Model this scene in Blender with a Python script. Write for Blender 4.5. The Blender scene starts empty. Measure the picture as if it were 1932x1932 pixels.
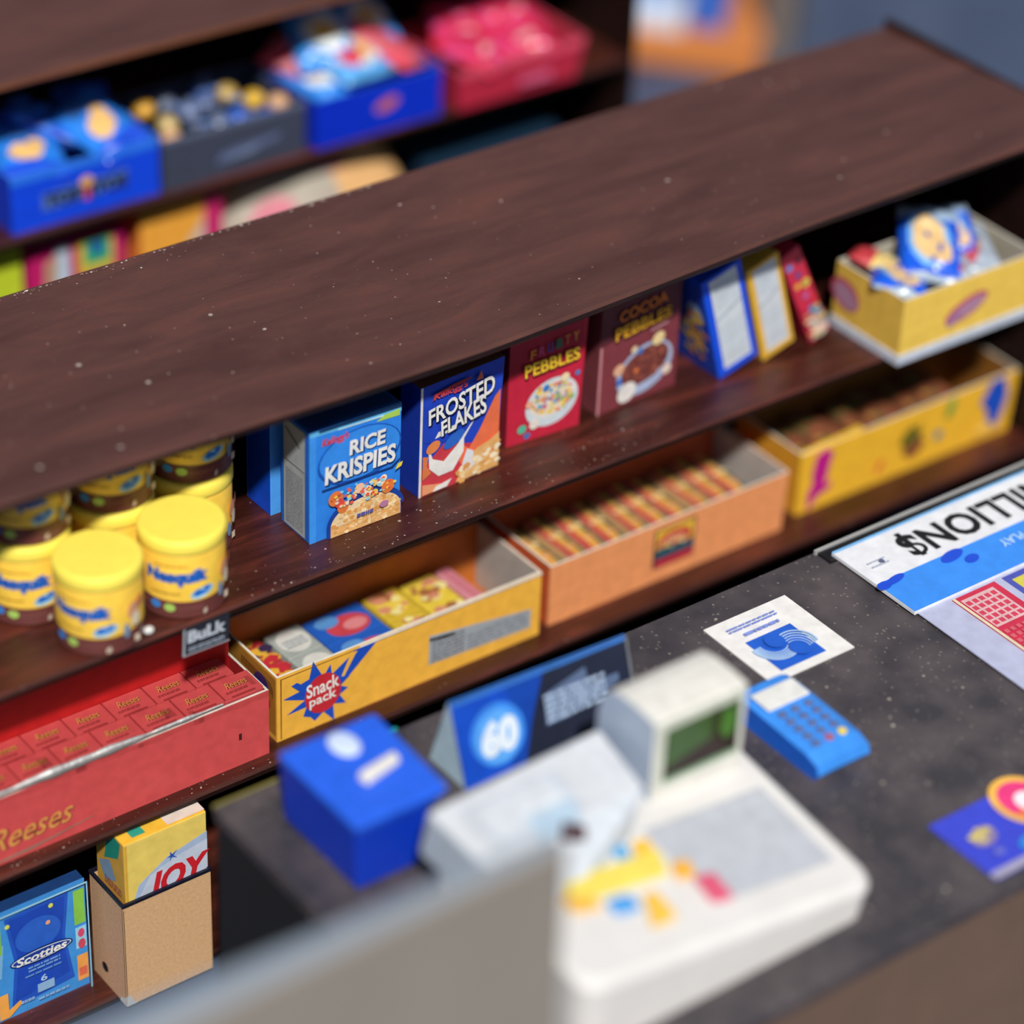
import bpy, math, random
from mathutils import Vector, Matrix, Euler
random.seed(7)
SC = bpy.context.scene
COL = SC.collection
Z0 = 1.03            # height of the middle shelf top above the floor; all z below are relative to it

# ------------------------------------------------------------------ camera
cam = bpy.data.cameras.new('camera')
cam_ob = bpy.data.objects.new('camera', cam); COL.objects.link(cam_ob)
yaw, pitch, roll = 0.66768353, 0.59678693, 0.04776618
fw = Vector((math.sin(yaw)*math.cos(pitch), math.cos(yaw)*math.cos(pitch), -math.sin(pitch)))
rt = fw.cross(Vector((0, 0, 1))).normalized(); up = rt.cross(fw)
r2 = rt*math.cos(roll)+up*math.sin(roll); u2 = up*math.cos(roll)-rt*math.sin(roll)
mw = Matrix((r2, u2, -fw)).transposed().to_4x4()
mw.translation = Vector((-2.945, -4.413, 3.782+Z0))
cam_ob.matrix_world = mw
cam.sensor_width = 36; cam.lens = 102.07
cam.clip_end = 100
cam.dof.use_dof = True
cam.dof.focus_distance = 6.64
cam.dof.aperture_fstop = 0.47
SC.camera = cam_ob

# ------------------------------------------------------------------ world, sun, exposure
w = bpy.data.worlds.new('world'); SC.world = w; w.use_nodes = True
w.node_tree.nodes['Background'].inputs[0].default_value = (0.74, 0.82, 1.0, 1)
w.node_tree.nodes['Background'].inputs[1].default_value = 0.34
sun = bpy.data.lights.new('sun', 'SUN'); sun.energy = 4.3; sun.angle = math.radians(3.0); sun.color = (1, 0.955, 0.88)
sun_ob = bpy.data.objects.new('sun', sun); COL.objects.link(sun_ob)
sun_ob.location = (-2, -4, 6)
sun_ob.rotation_euler = Vector((0.34, 0.58, -0.74)).to_track_quat('-Z', 'Y').to_euler()
vs = SC.view_settings
vs.view_transform = 'Standard'; vs.look = 'None'; vs.gamma = 1; vs.use_curve_mapping = False; vs.exposure = 0.0
SC.cycles.max_bounces = 6; SC.cycles.transparent_max_bounces = 12

# ------------------------------------------------------------------ materials
def lin(h):
    h = h.lstrip('#'); o = []
    for i in (0, 2, 4):
        c = int(h[i:i+2], 16)/255
        o.append(c/12.92 if c <= .04045 else ((c+.055)/1.055)**2.4)
    return (o[0], o[1], o[2], 1)
_m = {}
def M(hexc, rough=.55, var=.10, scale=30, spec=.4, coat=0.0):
    """painted card / plastic with a slight procedural mottling"""
    k = (hexc, rough, var, scale, spec, coat)
    if k in _m: return _m[k]
    m = bpy.data.materials.new('surface_'+hexc.strip('#')); m.use_nodes = True
    nt = m.node_tree; b = nt.nodes['Principled BSDF']
    b.inputs['Roughness'].default_value = rough
    b.inputs['Specular IOR Level'].default_value = spec
    b.inputs['Coat Weight'].default_value = coat
    tc = nt.nodes.new('ShaderNodeTexCoord'); n = nt.nodes.new('ShaderNodeTexNoise')
    n.inputs['Scale'].default_value = scale; n.inputs['Detail'].default_value = 3
    nt.links.new(tc.outputs['Object'], n.inputs['Vector'])
    r = nt.nodes.new('ShaderNodeValToRGB'); c = lin(hexc)
    r.color_ramp.elements[0].position = .3; r.color_ramp.elements[1].position = .7
    r.color_ramp.elements[0].color = tuple(max(0, x*(1-var)) for x in c[:3])+(1,)
    r.color_ramp.elements[1].color = tuple(min(1, x*(1+var*.6)) for x in c[:3])+(1,)
    nt.links.new(n.outputs['Fac'], r.inputs['Fac']); nt.links.new(r.outputs['Color'], b.inputs['Base Color'])
    _m[k] = m
    return m

def speckle(nt, tc, basecol, scale, thr, col, amount=1.0):
    """scattered dust specks: small voronoi dots, present in some cells only"""
    v = nt.nodes.new('ShaderNodeTexVoronoi'); v.inputs['Scale'].default_value = scale
    nt.links.new(tc, v.inputs['Vector'])
    lt = nt.nodes.new('ShaderNodeMath'); lt.operation = 'LESS_THAN'
    sep = nt.nodes.new('ShaderNodeSeparateColor'); nt.links.new(v.outputs['Color'], sep.inputs[0])
    mr = nt.nodes.new('ShaderNodeMapRange'); mr.inputs[1].default_value = .62; mr.inputs[2].default_value = 1
    mr.inputs[3].default_value = 0; mr.inputs[4].default_value = thr
    nt.links.new(sep.outputs[0], mr.inputs[0])
    nt.links.new(v.outputs['Distance'], lt.inputs[0]); nt.links.new(mr.outputs[0], lt.inputs[1])
    mm = nt.nodes.new('ShaderNodeMath'); mm.operation = 'MULTIPLY'; mm.inputs[1].default_value = amount
    nt.links.new(lt.outputs[0], mm.inputs[0])
    mx = nt.nodes.new('ShaderNodeMix'); mx.data_type = 'RGBA'
    nt.links.new(mm.outputs[0], mx.inputs[0]); nt.links.new(basecol, mx.inputs[6]); mx.inputs[7].default_value = lin(col)
    return mx.outputs[2]

def wood(name, c1, c2, c3, rough=.42, spec=.5, specks=True, stretch=6):
    m = bpy.data.materials.new(name); m.use_nodes = True
    nt = m.node_tree; b = nt.nodes['Principled BSDF']
    tc = nt.nodes.new('ShaderNodeTexCoord'); mp = nt.nodes.new('ShaderNodeMapping')
    mp.inputs['Scale'].default_value = (1.6, 1.6*stretch, 1.6*stretch)
    nt.links.new(tc.outputs['Object'], mp.inputs['Vector'])
    n = nt.nodes.new('ShaderNodeTexNoise'); n.inputs['Scale'].default_value = 1.6; n.inputs['Detail'].default_value = 9
    n.inputs['Roughness'].default_value = .62; n.inputs['Distortion'].default_value = .5
    nt.links.new(mp.outputs[0], n.inputs['Vector'])
    r = nt.nodes.new('ShaderNodeValToRGB'); e = r.color_ramp.elements
    e[0].position = .34; e[0].color = lin(c1); e[1].position = .72; e[1].color = lin(c3)
    x = e.new(.52); x.color = lin(c2)
    nt.links.new(n.outputs['Fac'], r.inputs['Fac'])
    # fine pores
    n2 = nt.nodes.new('ShaderNodeTexNoise'); n2.inputs['Scale'].default_value = 34; n2.inputs['Detail'].default_value = 4
    nt.links.new(mp.outputs[0], n2.inputs['Vector'])
    mx = nt.nodes.new('ShaderNodeMix'); mx.data_type = 'RGBA'; mx.blend_type = 'MULTIPLY'; mx.inputs[0].default_value = .35
    nt.links.new(r.outputs['Color'], mx.inputs[6]); nt.links.new(n2.outputs['Color'], mx.inputs[7])
    out = mx.outputs[2]
    if specks:
        out = speckle(nt, tc.outputs['Object'], out, 11, .07, '#b0a49c', .8)
        out = speckle(nt, tc.outputs['Object'], out, 48, .12, '#a8948a', .65)
    nt.links.new(out, b.inputs['Base Color'])
    b.inputs['Roughness'].default_value = rough; b.inputs['Specular IOR Level'].default_value = spec
    bp = nt.nodes.new('ShaderNodeBump'); bp.inputs['Strength'].default_value = .25; bp.inputs['Distance'].default_value = .003
    nt.links.new(n2.outputs['Fac'], bp.inputs['Height']); nt.links.new(bp.outputs[0], b.inputs['Normal'])
    return m

WOOD_TOP = wood('stained_wood_top', '#4c2b25', '#58352e', '#683d33', .5, .35, stretch=4)
WOOD = wood('stained_wood', '#36170f', '#4c251e', '#7a3a2c', .34, .45, stretch=7)
WOOD_DK = wood('stained_wood_dark', '#1b0e0c', '#241311', '#321b18', .5, .3, False)

def stone(name, c1, c2, sp1, sp2, rough=.45):
    m = bpy.data.materials.new(name); m.use_nodes = True
    nt = m.node_tree; b = nt.nodes['Principled BSDF']
    tc = nt.nodes.new('ShaderNodeTexCoord')
    n = nt.nodes.new('ShaderNodeTexNoise'); n.inputs['Scale'].default_value = 9; n.inputs['Detail'].default_value = 8
    nt.links.new(tc.outputs['Object'], n.inputs['Vector'])
    r = nt.nodes.new('ShaderNodeValToRGB'); e = r.color_ramp.elements
    e[0].position = .35; e[0].color = lin(c1); e[1].position = .7; e[1].color = lin(c2)
    nt.links.new(n.outputs['Fac'], r.inputs['Fac'])
    out = speckle(nt, tc.outputs['Object'], r.outputs['Color'], 95, .33, sp1, .6)
    out = speckle(nt, tc.outputs['Object'], out, 50, .2, sp1, .7)
    out = speckle(nt, tc.outputs['Object'], out, 24, .11, sp2, .8)
    out = speckle(nt, tc.outputs['Object'], out, 11, .05, '#c8c2b4', .8)
    nt.links.new(out, b.inputs['Base Color']); b.inputs['Roughness'].default_value = rough
    return m
COUNTER = stone('speckled_black_counter', '#38353a', '#564e50', '#847c74', '#a89e92')

def floor_mat():
    m = bpy.data.materials.new('slate_floor'); m.use_nodes = True
    nt = m.node_tree; b = nt.nodes['Principled BSDF']
    tc = nt.nodes.new('ShaderNodeTexCoord')
    n = nt.nodes.new('ShaderNodeTexNoise'); n.inputs['Scale'].default_value = 3; n.inputs['Detail'].default_value = 8
    nt.links.new(tc.outputs['Object'], n.inputs['Vector'])
    r = nt.nodes.new('ShaderNodeValToRGB'); e = r.color_ramp.elements
    e[0].position = .3; e[0].color = lin('#303e58'); e[1].position = .72; e[1].color = lin('#424e68')
    nt.links.new(n.outputs['Fac'], r.inputs['Fac']); nt.links.new(r.outputs['Color'], b.inputs['Base Color'])
    b.inputs['Roughness'].default_value = .5
    return m

def film_mat(name, gl=.16, tint=(1, 1, 1, 1), rough=.16):
    m = bpy.data.materials.new(name); m.use_nodes = True
    nt = m.node_tree; nt.nodes.clear()
    o = nt.nodes.new('ShaderNodeOutputMaterial'); t = nt.nodes.new('ShaderNodeBsdfTransparent'); g = nt.nodes.new('ShaderNodeBsdfGlossy')
    t.inputs[0].default_value = tint
    g.inputs['Roughness'].default_value = rough
    fr = nt.nodes.new('ShaderNodeLayerWeight'); fr.inputs[0].default_value = .25
    ad = nt.nodes.new('ShaderNodeMath'); ad.operation = 'MULTIPLY_ADD'; ad.inputs[1].default_value = .45; ad.inputs[2].default_value = gl
    mx = nt.nodes.new('ShaderNodeMixShader')
    tc = nt.nodes.new('ShaderNodeTexCoord'); n = nt.nodes.new('ShaderNodeTexNoise'); n.inputs['Scale'].default_value = 34; n.inputs['Detail'].default_value = 5
    bp = nt.nodes.new('ShaderNodeBump'); bp.inputs['Strength'].default_value = .35; bp.inputs['Distance'].default_value = .01
    nt.links.new(tc.outputs['Object'], n.inputs[0]); nt.links.new(n.outputs['Fac'], bp.inputs['Height'])
    nt.links.new(bp.outputs[0], g.inputs['Normal'])
    nt.links.new(fr.outputs['Fresnel'], ad.inputs[0]); nt.links.new(ad.outputs[0], mx.inputs[0])
    nt.links.new(t.outputs[0], mx.inputs[1]); nt.links.new(g.outputs[0], mx.inputs[2]); nt.links.new(mx.outputs[0], o.inputs[0])
    return m

# ------------------------------------------------------------------ mesh helpers
class MB:
    def __init__(s): s.v = []; s.f = []; s.m = []; s.mats = []; s.sm = []
    def mi(s, m):
        if m not in s.mats: s.mats.append(m)
        return s.mats.index(m)
    def face(s, pts, m, sm=False):
        n = len(s.v); s.v += [tuple(p) for p in pts]; s.f.append(tuple(range(n, n+len(pts)))); s.m.append(s.mi(m)); s.sm.append(sm)
    def hexa(s, c, m):
        """c: 8 corners 000 100 110 010 001 101 111 011; m: material or dict side->material"""
        n = len(s.v); s.v += [tuple(p) for p in c]
        g = (lambda k: m.get(k, m['*'])) if isinstance(m, dict) else (lambda k: m)
        for k, f in (('bottom', (0, 3, 2, 1)), ('top', (4, 5, 6, 7)), ('front', (0, 1, 5, 4)), ('right', (1, 2, 6, 5)), ('back', (2, 3, 7, 6)), ('left', (3, 0, 4, 7))):
            s.f.append(tuple(n+i for i in f)); s.m.append(s.mi(g(k))); s.sm.append(False)
    def box(s, x0, x1, y0, y1, z0, z1, m):
        s.hexa([(x0, y0, z0), (x1, y0, z0), (x1, y1, z0), (x0, y1, z0), (x0, y0, z1), (x1, y0, z1), (x1, y1, z1), (x0, y1, z1)], m)
    def lathe(s, prof, m, seg=40, cx=0, cy=0, mats=None):
        n = len(s.v)
        for r, z in prof:
            for i in range(seg):
                a = 2*math.pi*i/seg; s.v.append((cx+r*math.cos(a), cy+r*math.sin(a), z))
        for j in range(len(prof)-1):
            mm = mats[j] if mats else m
            for i in range(seg):
                k = (i+1) % seg
                s.f.append((n+j*seg+i, n+j*seg+k, n+(j+1)*seg+k, n+(j+1)*seg+i)); s.m.append(s.mi(mm)); s.sm.append(True)
        s.f.append(tuple(n+i for i in reversed(range(seg)))); s.m.append(s.mi(mats[0] if mats else m)); s.sm.append(False)
        b = n+(len(prof)-1)*seg
        s.f.append(tuple(b+i for i in range(seg))); s.m.append(s.mi(mats[-1] if mats else m)); s.sm.append(False)
    def tube(s, pts, r, m, seg=10):
        n = len(s.v); P = [Vector(p) for p in pts]
        for i, p in enumerate(P):
            d = (P[min(i+1, len(P)-1)]-P[max(i-1, 0)]).normalized()
            a = d.cross(Vector((0.3, .1, 1))).normalized(); b = d.cross(a)
            for k in range(seg):
                t = 2*math.pi*k/seg; s.v.append(tuple(p+a*r*math.cos(t)+b*r*math.sin(t)))
        for i in range(len(P)-1):
            for k in range(seg):
                q = (k+1) % seg
                s.f.append((n+i*seg+k, n+i*seg+q, n+(i+1)*seg+q, n+(i+1)*seg+k)); s.m.append(s.mi(m)); s.sm.append(True)
        s.f.append(tuple(n+i for i in reversed(range(seg)))); s.m.append(s.mi(m)); s.sm.append(False)
        e = n+(len(P)-1)*seg; s.f.append(tuple(e+i for i in range(seg))); s.m.append(s.mi(m)); s.sm.append(False)
    def ball(s, c, r, m, sx=1, sy=1, sz=1, nu=16, nv=10):
        n = len(s.v)
        for j in range(1, nv):
            t = math.pi*j/nv
            for i in range(nu):
                a = 2*math.pi*i/nu
                s.v.append((c[0]+r*sx*math.sin(t)*math.cos(a), c[1]+r*sy*math.sin(t)*math.sin(a), c[2]+r*sz*math.cos(t)))
        s.v += [(c[0], c[1], c[2]+r*sz), (c[0], c[1], c[2]-r*sz)]
        T = n+(nv-1)*nu
        for j in range(nv-2):
            for i in range(nu):
                k = (i+1) % nu; s.f.append((n+j*nu+i, n+(j+1)*nu+i, n+(j+1)*nu+k, n+j*nu+k)); s.m.append(s.mi(m)); s.sm.append(True)
        for i in range(nu):
            k = (i+1) % nu
            s.f.append((T, n+i, n+k)); s.m.append(s.mi(m)); s.sm.append(True)
            s.f.append((T+1, n+(nv-2)*nu+k, n+(nv-2)*nu+i)); s.m.append(s.mi(m)); s.sm.append(True)
    def build(s, name, parent=None, bevel=0, seg=2, weld=False):
        me = bpy.data.meshes.new(name); me.from_pydata(s.v, [], s.f)
        for m in s.mats: me.materials.append(m)
        me.polygons.foreach_set('material_index', s.m); me.polygons.foreach_set('use_smooth', s.sm)
        me.update()
        o = bpy.data.objects.new(name, me); COL.objects.link(o)
        if parent: o.parent = parent
        if bevel:
            b = o.modifiers.new('bevel', 'BEVEL'); b.width = bevel; b.segments = seg; b.limit_method = 'ANGLE'; b.angle_limit = math.radians(40)
        return o

def thing(name, label, cat, loc, rot=(0, 0, 0), group=None):
    o = bpy.data.objects.new(name, None); COL.objects.link(o); o.empty_display_size = .05
    o.location = (loc[0], loc[1], loc[2]+Z0); o.rotation_euler = rot
    o['label'] = label; o['category'] = cat
    if group: o['group'] = group
    return o
def tag(o, label, cat, group=None, kind=None):
    if label: o['label'] = label; o['category'] = cat
    if group: o['group'] = group
    if kind: o['kind'] = kind
def drop(o, loc, rot=(0, 0, 0)):
    o.location = (loc[0], loc[1], loc[2]+Z0); o.rotation_euler = rot; return o

_tg = {}
def text_geo(body, bold=.02, shear=0.0, space=1.0):
    k = (body, bold, shear, space)
    if k in _tg: return _tg[k]
    cu = bpy.data.curves.new('lettering', 'FONT'); cu.body = body; cu.offset = bold; cu.shear = shear; cu.space_character = space
    cu.resolution_u = 3; cu.fill_mode = 'BOTH'
    ob = bpy.data.objects.new('lettering', cu); COL.objects.link(ob)
    dg = bpy.context.evaluated_depsgraph_get(); dg.update()
    me = bpy.data.meshes.new_from_object(ob.evaluated_get(dg))
    vs_ = [(v.co.x, v.co.y) for v in me.vertices]; fs = [tuple(p.vertices) for p in me.polygons]
    bpy.data.objects.remove(ob); bpy.data.meshes.remove(me); bpy.data.curves.remove(cu)
    xs = [a for a, b in vs_]; ys = [b for a, b in vs_]
    x0, x1, y0, y1 = min(xs), max(xs), min(ys), max(ys)
    vs_ = [((a-x0)/(x1-x0), (b-y0)/(y1-y0)) for a, b in vs_]
    _tg[k] = (vs_, fs, (x1-x0)/(y1-y0))
    return _tg[k]

class Print:
    """flat printing laid on one face of a pack, in face coordinates 0..1; every layer a hair above the last"""
    def __init__(s, O, U, V, W, H, fn=None, eps=.0005):
        s.O, s.U, s.V, s.W, s.H = Vector(O), Vector(U).normalized(), Vector(V).normalized(), W, H
        s.N = s.U.cross(s.V); s.mb = MB(); s.l = 1; s.fn = fn; s.eps = eps
    def p(s, u, v):
        if s.fn: return s.fn(u, v, s.l*s.eps)
        return s.O+s.U*u*s.W+s.V*v*s.H+s.N*s.l*s.eps
    def poly(s, pts, m):
        s.mb.face([s.p(u, v) for u, v in pts], m); s.l += 1; return s
    def rect(s, u0, u1, v0, v1, m, n=1):
        for i in range(n):
            a, b = u0+(u1-u0)*i/n, u0+(u1-u0)*(i+1)/n
            s.mb.face([s.p(a, v0), s.p(b, v0), s.p(b, v1), s.p(a, v1)], m)
        s.l += 1; return s
    def ell(s, cu, cv, ru, rv, m, rot=0, n=28, a0=0, a1=2*math.pi):
        pts = []
        for i in range(n):
            a = a0+(a1-a0)*i/(n if a1-a0 > 6.2 else n-1); x, y = ru*s.W*math.cos(a), rv*s.H*math.sin(a)
            pts.append((cu+(x*math.cos(rot)-y*math.sin(rot))/s.W, cv+(x*math.sin(rot)+y*math.cos(rot))/s.H))
        return s.poly(pts, m)
    def ring(s, cu, cv, ru, rv, th, m, n=32, a0=0, a1=2*math.pi):
        for i in range(n):
            a, b = a0+(a1-a0)*i/n, a0+(a1-a0)*(i+1)/n
            s.mb.face([s.p(cu+ru*math.cos(a), cv+rv*math.sin(a)), s.p(cu+ru*math.cos(b), cv+rv*math.sin(b)),
                       s.p(cu+ru*(1-th)*math.cos(b), cv+rv*(1-th)*math.sin(b)), s.p(cu+ru*(1-th)*math.cos(a), cv+rv*(1-th)*math.sin(a))], m)
        s.l += 1; return s
    def scatter(s, cu, cv, ru, rv, n, size, ms, inside=None):
        for i in range(n):
            a = random.random()*6.283; q = math.sqrt(random.random())
            u, v = cu+ru*q*math.cos(a), cv+rv*q*math.sin(a)
            if u < .03 or u > .97 or v < .02 or v > .98: continue
            if inside and not inside(u, v): continue
            k = size*(.6+.8*random.random()); t = random.random()*3
            s.mb.face([s.p(u+k*math.cos(t+j*1.2566)/s.W, v+k*(.6+.3*random.random())*math.sin(t+j*1.2566)/s.H) for j in range(5)], random.choice(ms))
            s.l += 1.5/n
        s.l += 1; return s
    def text(s, body, u, v, w_, h_, m, rot=0, bold=.02, shear=0, arc=0, space=1.0, shadow=None, sh=(.012, -.012), grow=0):
        """w_,h_ size of the lettering box, u,v its lower-left corner; arc bends the baseline"""
        vs_, fs, asp = text_geo(body, bold, shear, space)
        for k in ((1, 0) if shadow else (0,)):
            n = len(s.mb.v); du, dv = (sh if k else (0, 0)); mm = shadow if k else m
            if k: vs2, fs2, _ = text_geo(body, bold+.03, shear, space)
            else: vs2, fs2 = vs_, fs
            for a, b in vs2:
                x, y = a*w_*s.W, (b*(1+grow*a))*h_*s.H + arc*h_*s.H*(4*(a-.5)**2)
                X = x*math.cos(rot)-y*math.sin(rot); Y = x*math.sin(rot)+y*math.cos(rot)
                s.mb.v.append(tuple(s.p(u+du+X/s.W, v+dv+Y/s.H)))
            for f in fs2: s.mb.f.append(tuple(n+i for i in f)); s.mb.m.append(s.mb.mi(mm)); s.mb.sm.append(False)
            s.l += 1
        return s
    def bars(s, u0, u1, v0, v1, n, m, fill=.5):
        h = (v1-v0)/n
        for i in range(n):
            a = u0
            while a < u1:
                b = min(u1, a+(u1-u0)*(.06+.2*random.random()))
                s.mb.face([s.p(a, v0+i*h), s.p(b, v0+i*h), s.p(b, v0+i*h+h*fill), s.p(a, v0+i*h+h*fill)], m)
                a = b+(u1-u0)*.03
        s.l += 1; return s
    def build(s, name, parent): return s.mb.build(name, parent)

WHITE = M('#e9e9e6'); PAPER = M('#c9ccd0'); INK = M('#15161c'); YEL = M('#f2d23a'); RED = M('#c8202c')

# ================================================================== SETTING
f = MB(); f.box(-6, 14, -5, 16, -.05, 0, floor_mat()); fl = f.build('floor'); fl['kind'] = 'structure'

# ------------------------------------------------------------------ shelving units
def sag(x):
    pts = [(-1.7, .478), (-.8, .474), (-.22, .460), (.13, .447), (.46, .442), (.98, .459), (1.4, .476), (2.36, .484)]
    for (a, p), (b, q) in zip(pts, pts[1:]):
        if a <= x <= b: return p+(q-p)*(x-a)/(b-a)
    return pts[-1][1] if x > 0 else pts[0][1]
def board(name, parent, x0, x1, y0, y1, zt, th, mat, edge, bowed=False):
    b = MB(); n = 36; k = 6
    def z(x, y): return (sag(x)*(1-(y-y0)/(y1-y0))+.452*((y-y0)/(y1-y0)) if bowed else zt)
    for j in range(k):
        ya, yb = y0+(y1-y0)*j/k, y0+(y1-y0)*(j+1)/k
        for i in range(n):
            xa, xb = x0+(x1-x0)*i/n, x0+(x1-x0)*(i+1)/n
            b.face([(xa, ya, z(xa, ya)), (xb, ya, z(xb, ya)), (xb, yb, z(xb, yb)), (xa, yb, z(xa, yb))], mat)
            b.face([(xa, ya, z(xa, ya)-th), (xa, yb, z(xa, yb)-th), (xb, yb, z(xb, yb)-th), (xb, ya, z(xb, ya)-th)], edge)
    for i in range(n):
        xa, xb = x0+(x1-x0)*i/n, x0+(x1-x0)*(i+1)/n
        e = .007                                                  # softened, slightly rounded front arris
        za, zb = z(xa, y0), z(xb, y0)
        b.face([(xa, y0-e, za-e), (xb, y0-e, zb-e), (xb, y0, zb), (xa, y0, za)], mat)
        b.face([(xa, y0-e, za-th+e), (xb, y0-e, zb-th+e), (xb, y0-e, zb-e), (xa, y0-e, za-e)], edge)
        b.face([(xa, y0, za-th), (xb, y0, zb-th), (xb, y0-e, zb-th+e), (xa, y0-e, za-th+e)], edge)
        b.face([(xa, y1, z(xa, y1)), (xb, y1, z(xb, y1)), (xb, y1, z(xb, y1)-th), (xa, y1, z(xa, y1)-th)], edge)
    for x in (x0, x1): b.face([(x, y0-e, z(x, y0)-e), (x, y1, z(x, y1)), (x, y1, z(x, y1)-th), (x, y0-e, z(x, y0)-th+e)], edge)
    return b.build(name, parent)

def unit(label, x0, x1, y0, y1, bowed, lit_edge=None):
    t = thing('shelf_unit', label, 'shelf', ((x0+x1)/2, (y0+y1)/2, -Z0)); ox, oy = (x0+x1)/2, (y0+y1)/2
    def fix(o): o.location = (-ox, -oy, Z0); return o
    o = fix(board('top_board', t, x0, x1, y0+.006, y1, .46, .026, WOOD_TOP, lit_edge or WOOD_DK, bowed))
    for zt in (0, -.49, -.985): fix(board('shelf_board', t, x0, x1, y0+.006, y1-.02, zt, .026, WOOD, WOOD_DK))
    for xa, xb in ((x0-.02, x0), (x1, x1+.02)):
        b = MB(); b.box(xa, xb, y0+.004, y1+.01, -Z0, .472 if bowed else .465, WOOD_DK); fix(b.build('side_panel', t, .003))
    b = MB(); b.box(x0, x1, y1-.018, y1, -Z0, .42, WOOD_DK); fix(b.build('back_panel', t))
    b = MB(); b.box(x0, x1, y0+.03, y0+.05, -Z0, -1.012, WOOD_DK); fix(b.build('kick_board', t))
    return t
U1 = unit('long dark brown wooden shelf in front, cereal boxes and yellow tubs on it', -1.7, 2.36, 0, .765, True)
rc = random.Random(11); b = MB(); CH = [M('#b8a49a', .4), M('#8a7068', .4), M('#d8ccc4', .35), M('#6a4a40', .4)]
def bit(x, y, z, r, m):
    b.face([(x+r*(.5+rc.random())*math.cos(a), y+r*(.4+.6*rc.random())*math.sin(a), z+.0006+r*.3*rc.random()) for a in (0, 1.2, 2.4, 3.7, 5)], m)
for i in range(150):
    x = -.5+1.15*rc.random()**1.3; y = .7575-.006*rc.random() if i % 5 else .757-.05*rc.random()**2
    bit(x, y, sag(x)*(1-(y-.006)/.759)+.452*((y-.006)/.759), .0012+.003*rc.random()**2, rc.choice(CH))
for i in range(46):
    x, y = -.7+2.6*rc.random(), .03+.7*rc.random(); bit(x, y, sag(x)*(1-(y-.006)/.759)+.452*((y-.006)/.759), .002+.003*rc.random()**2, rc.choice(CH[:3]))
for i in range(170):
    x = -.2+1.2*rc.random(); y = .004+.09*rc.random()**1.6; bit(x, y, 0, .0010+.0022*rc.random()**2, rc.choice(CH))
for i in range(60):
    x = -.8+.75*rc.random(); bit(x, .004+.03*rc.random(), -.49, .001+.002*rc.random()**2, rc.choice(CH))
o = b.build('paint_chips', U1); o.location = (-.33, -.3825, Z0); o['kind'] = 'stuff'; o['label'] = 'pale chips and dust on the worn boards'
unit('dark brown wooden shelf standing behind, with blue and red trays on it', -1.2, 2.26, 1.712, 2.46, False, M('#7c4a30', .5))

# ================================================================== CEREAL BOXES
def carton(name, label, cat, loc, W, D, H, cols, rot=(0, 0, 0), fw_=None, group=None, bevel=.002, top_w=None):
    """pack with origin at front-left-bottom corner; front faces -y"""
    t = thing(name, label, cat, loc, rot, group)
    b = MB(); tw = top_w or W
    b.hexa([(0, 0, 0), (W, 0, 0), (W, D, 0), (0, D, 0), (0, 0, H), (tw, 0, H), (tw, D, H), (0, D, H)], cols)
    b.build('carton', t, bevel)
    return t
def front(W, H, x0=0, y=0): return Print((x0, y-.0004, 0), (1, 0, 0), (0, 0, 1), W, H)
def left(D, H): return Print((-.0004, D, 0), (0, -1, 0), (0, 0, 1), D, H)
def topf(W, D, H): return Print((0, 0, H+.0004), (1, 0, 0), (0, 1, 0), W, D)

TAN = [M('#e8b878'), M('#dc9a55'), M('#f0cf98'), M('#e4ab60')]
FRUIT = [M('#e8c84a'), M('#d8d0c0'), M('#e08a5a'), M('#5a9ac0'), M('#c85a80'), M('#e8d0a0'), M('#8ab070')]
# Rice Krispies ------------------------------------------------------
W, D, H = .248, .117, .298
BLU = M('#3086ea', .4)
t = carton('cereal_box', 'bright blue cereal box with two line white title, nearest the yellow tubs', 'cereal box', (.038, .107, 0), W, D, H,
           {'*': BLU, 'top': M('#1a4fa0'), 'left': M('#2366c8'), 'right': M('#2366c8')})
p = front(W, H)
p.rect(0, 1, 0, 1, BLU); p.rect(.0, .07, 0, 1, M('#3c96f2'))
p.poly([(.0, .96), (1, .92), (1, 1), (0, 1)], M('#62b8e8')); p.poly([(.1, .975), (1, .955), (1, 1), (.1, 1)], M('#143a66'))
p.poly([(.72, .90), (.98, .89), (.98, .95), (.8, .94)], M('#a8cf5a')); p.poly([(.3, .95), (.8, .93), (.8, .945), (.3, .96)], M('#bfe0e8'))
p.ell(.54, .67, .46, .24, M('#1553b4'), rot=.02); p.ell(.54, .68, .44, .22, M('#348cec'), rot=.02)
p.text("Kellogg's", .12, .835, .3, .085, M('#d8404a'), bold=.03, shear=.3)
p.text('RICE', .42, .69, .40, .135, WHITE, bold=.035, shadow=M('#123a80'), shear=.05)
p.text('KRISPIES', .15, .50, .78, .165, WHITE, bold=.035, shadow=M('#123a80'), shear=.05)
p.poly([(.12, .455), (.9, .445), (.98, .50), (.98, .515), (.88, .46), (.12, .47)], M('#12357c'))
p.ell(.60, .10, .43, .23, M('#17409c'), a0=0, a1=math.pi); p.rect(.17, 1, .005, .10, M('#17409c'))
p.ell(.60, .09, .39, .19, M('#ead2a8'), a0=0, a1=math.pi); p.rect(.21, .99, .005, .09, M('#e4b070'))
p.scatter(.6, .12, .40, .16, 240, .006, TAN+[M('#fae0b0')], inside=lambda u, v: ((u-.6)/.38)**2+((v-.09)/.18)**2 < 1 or (v < .09 and u > .22))
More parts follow.
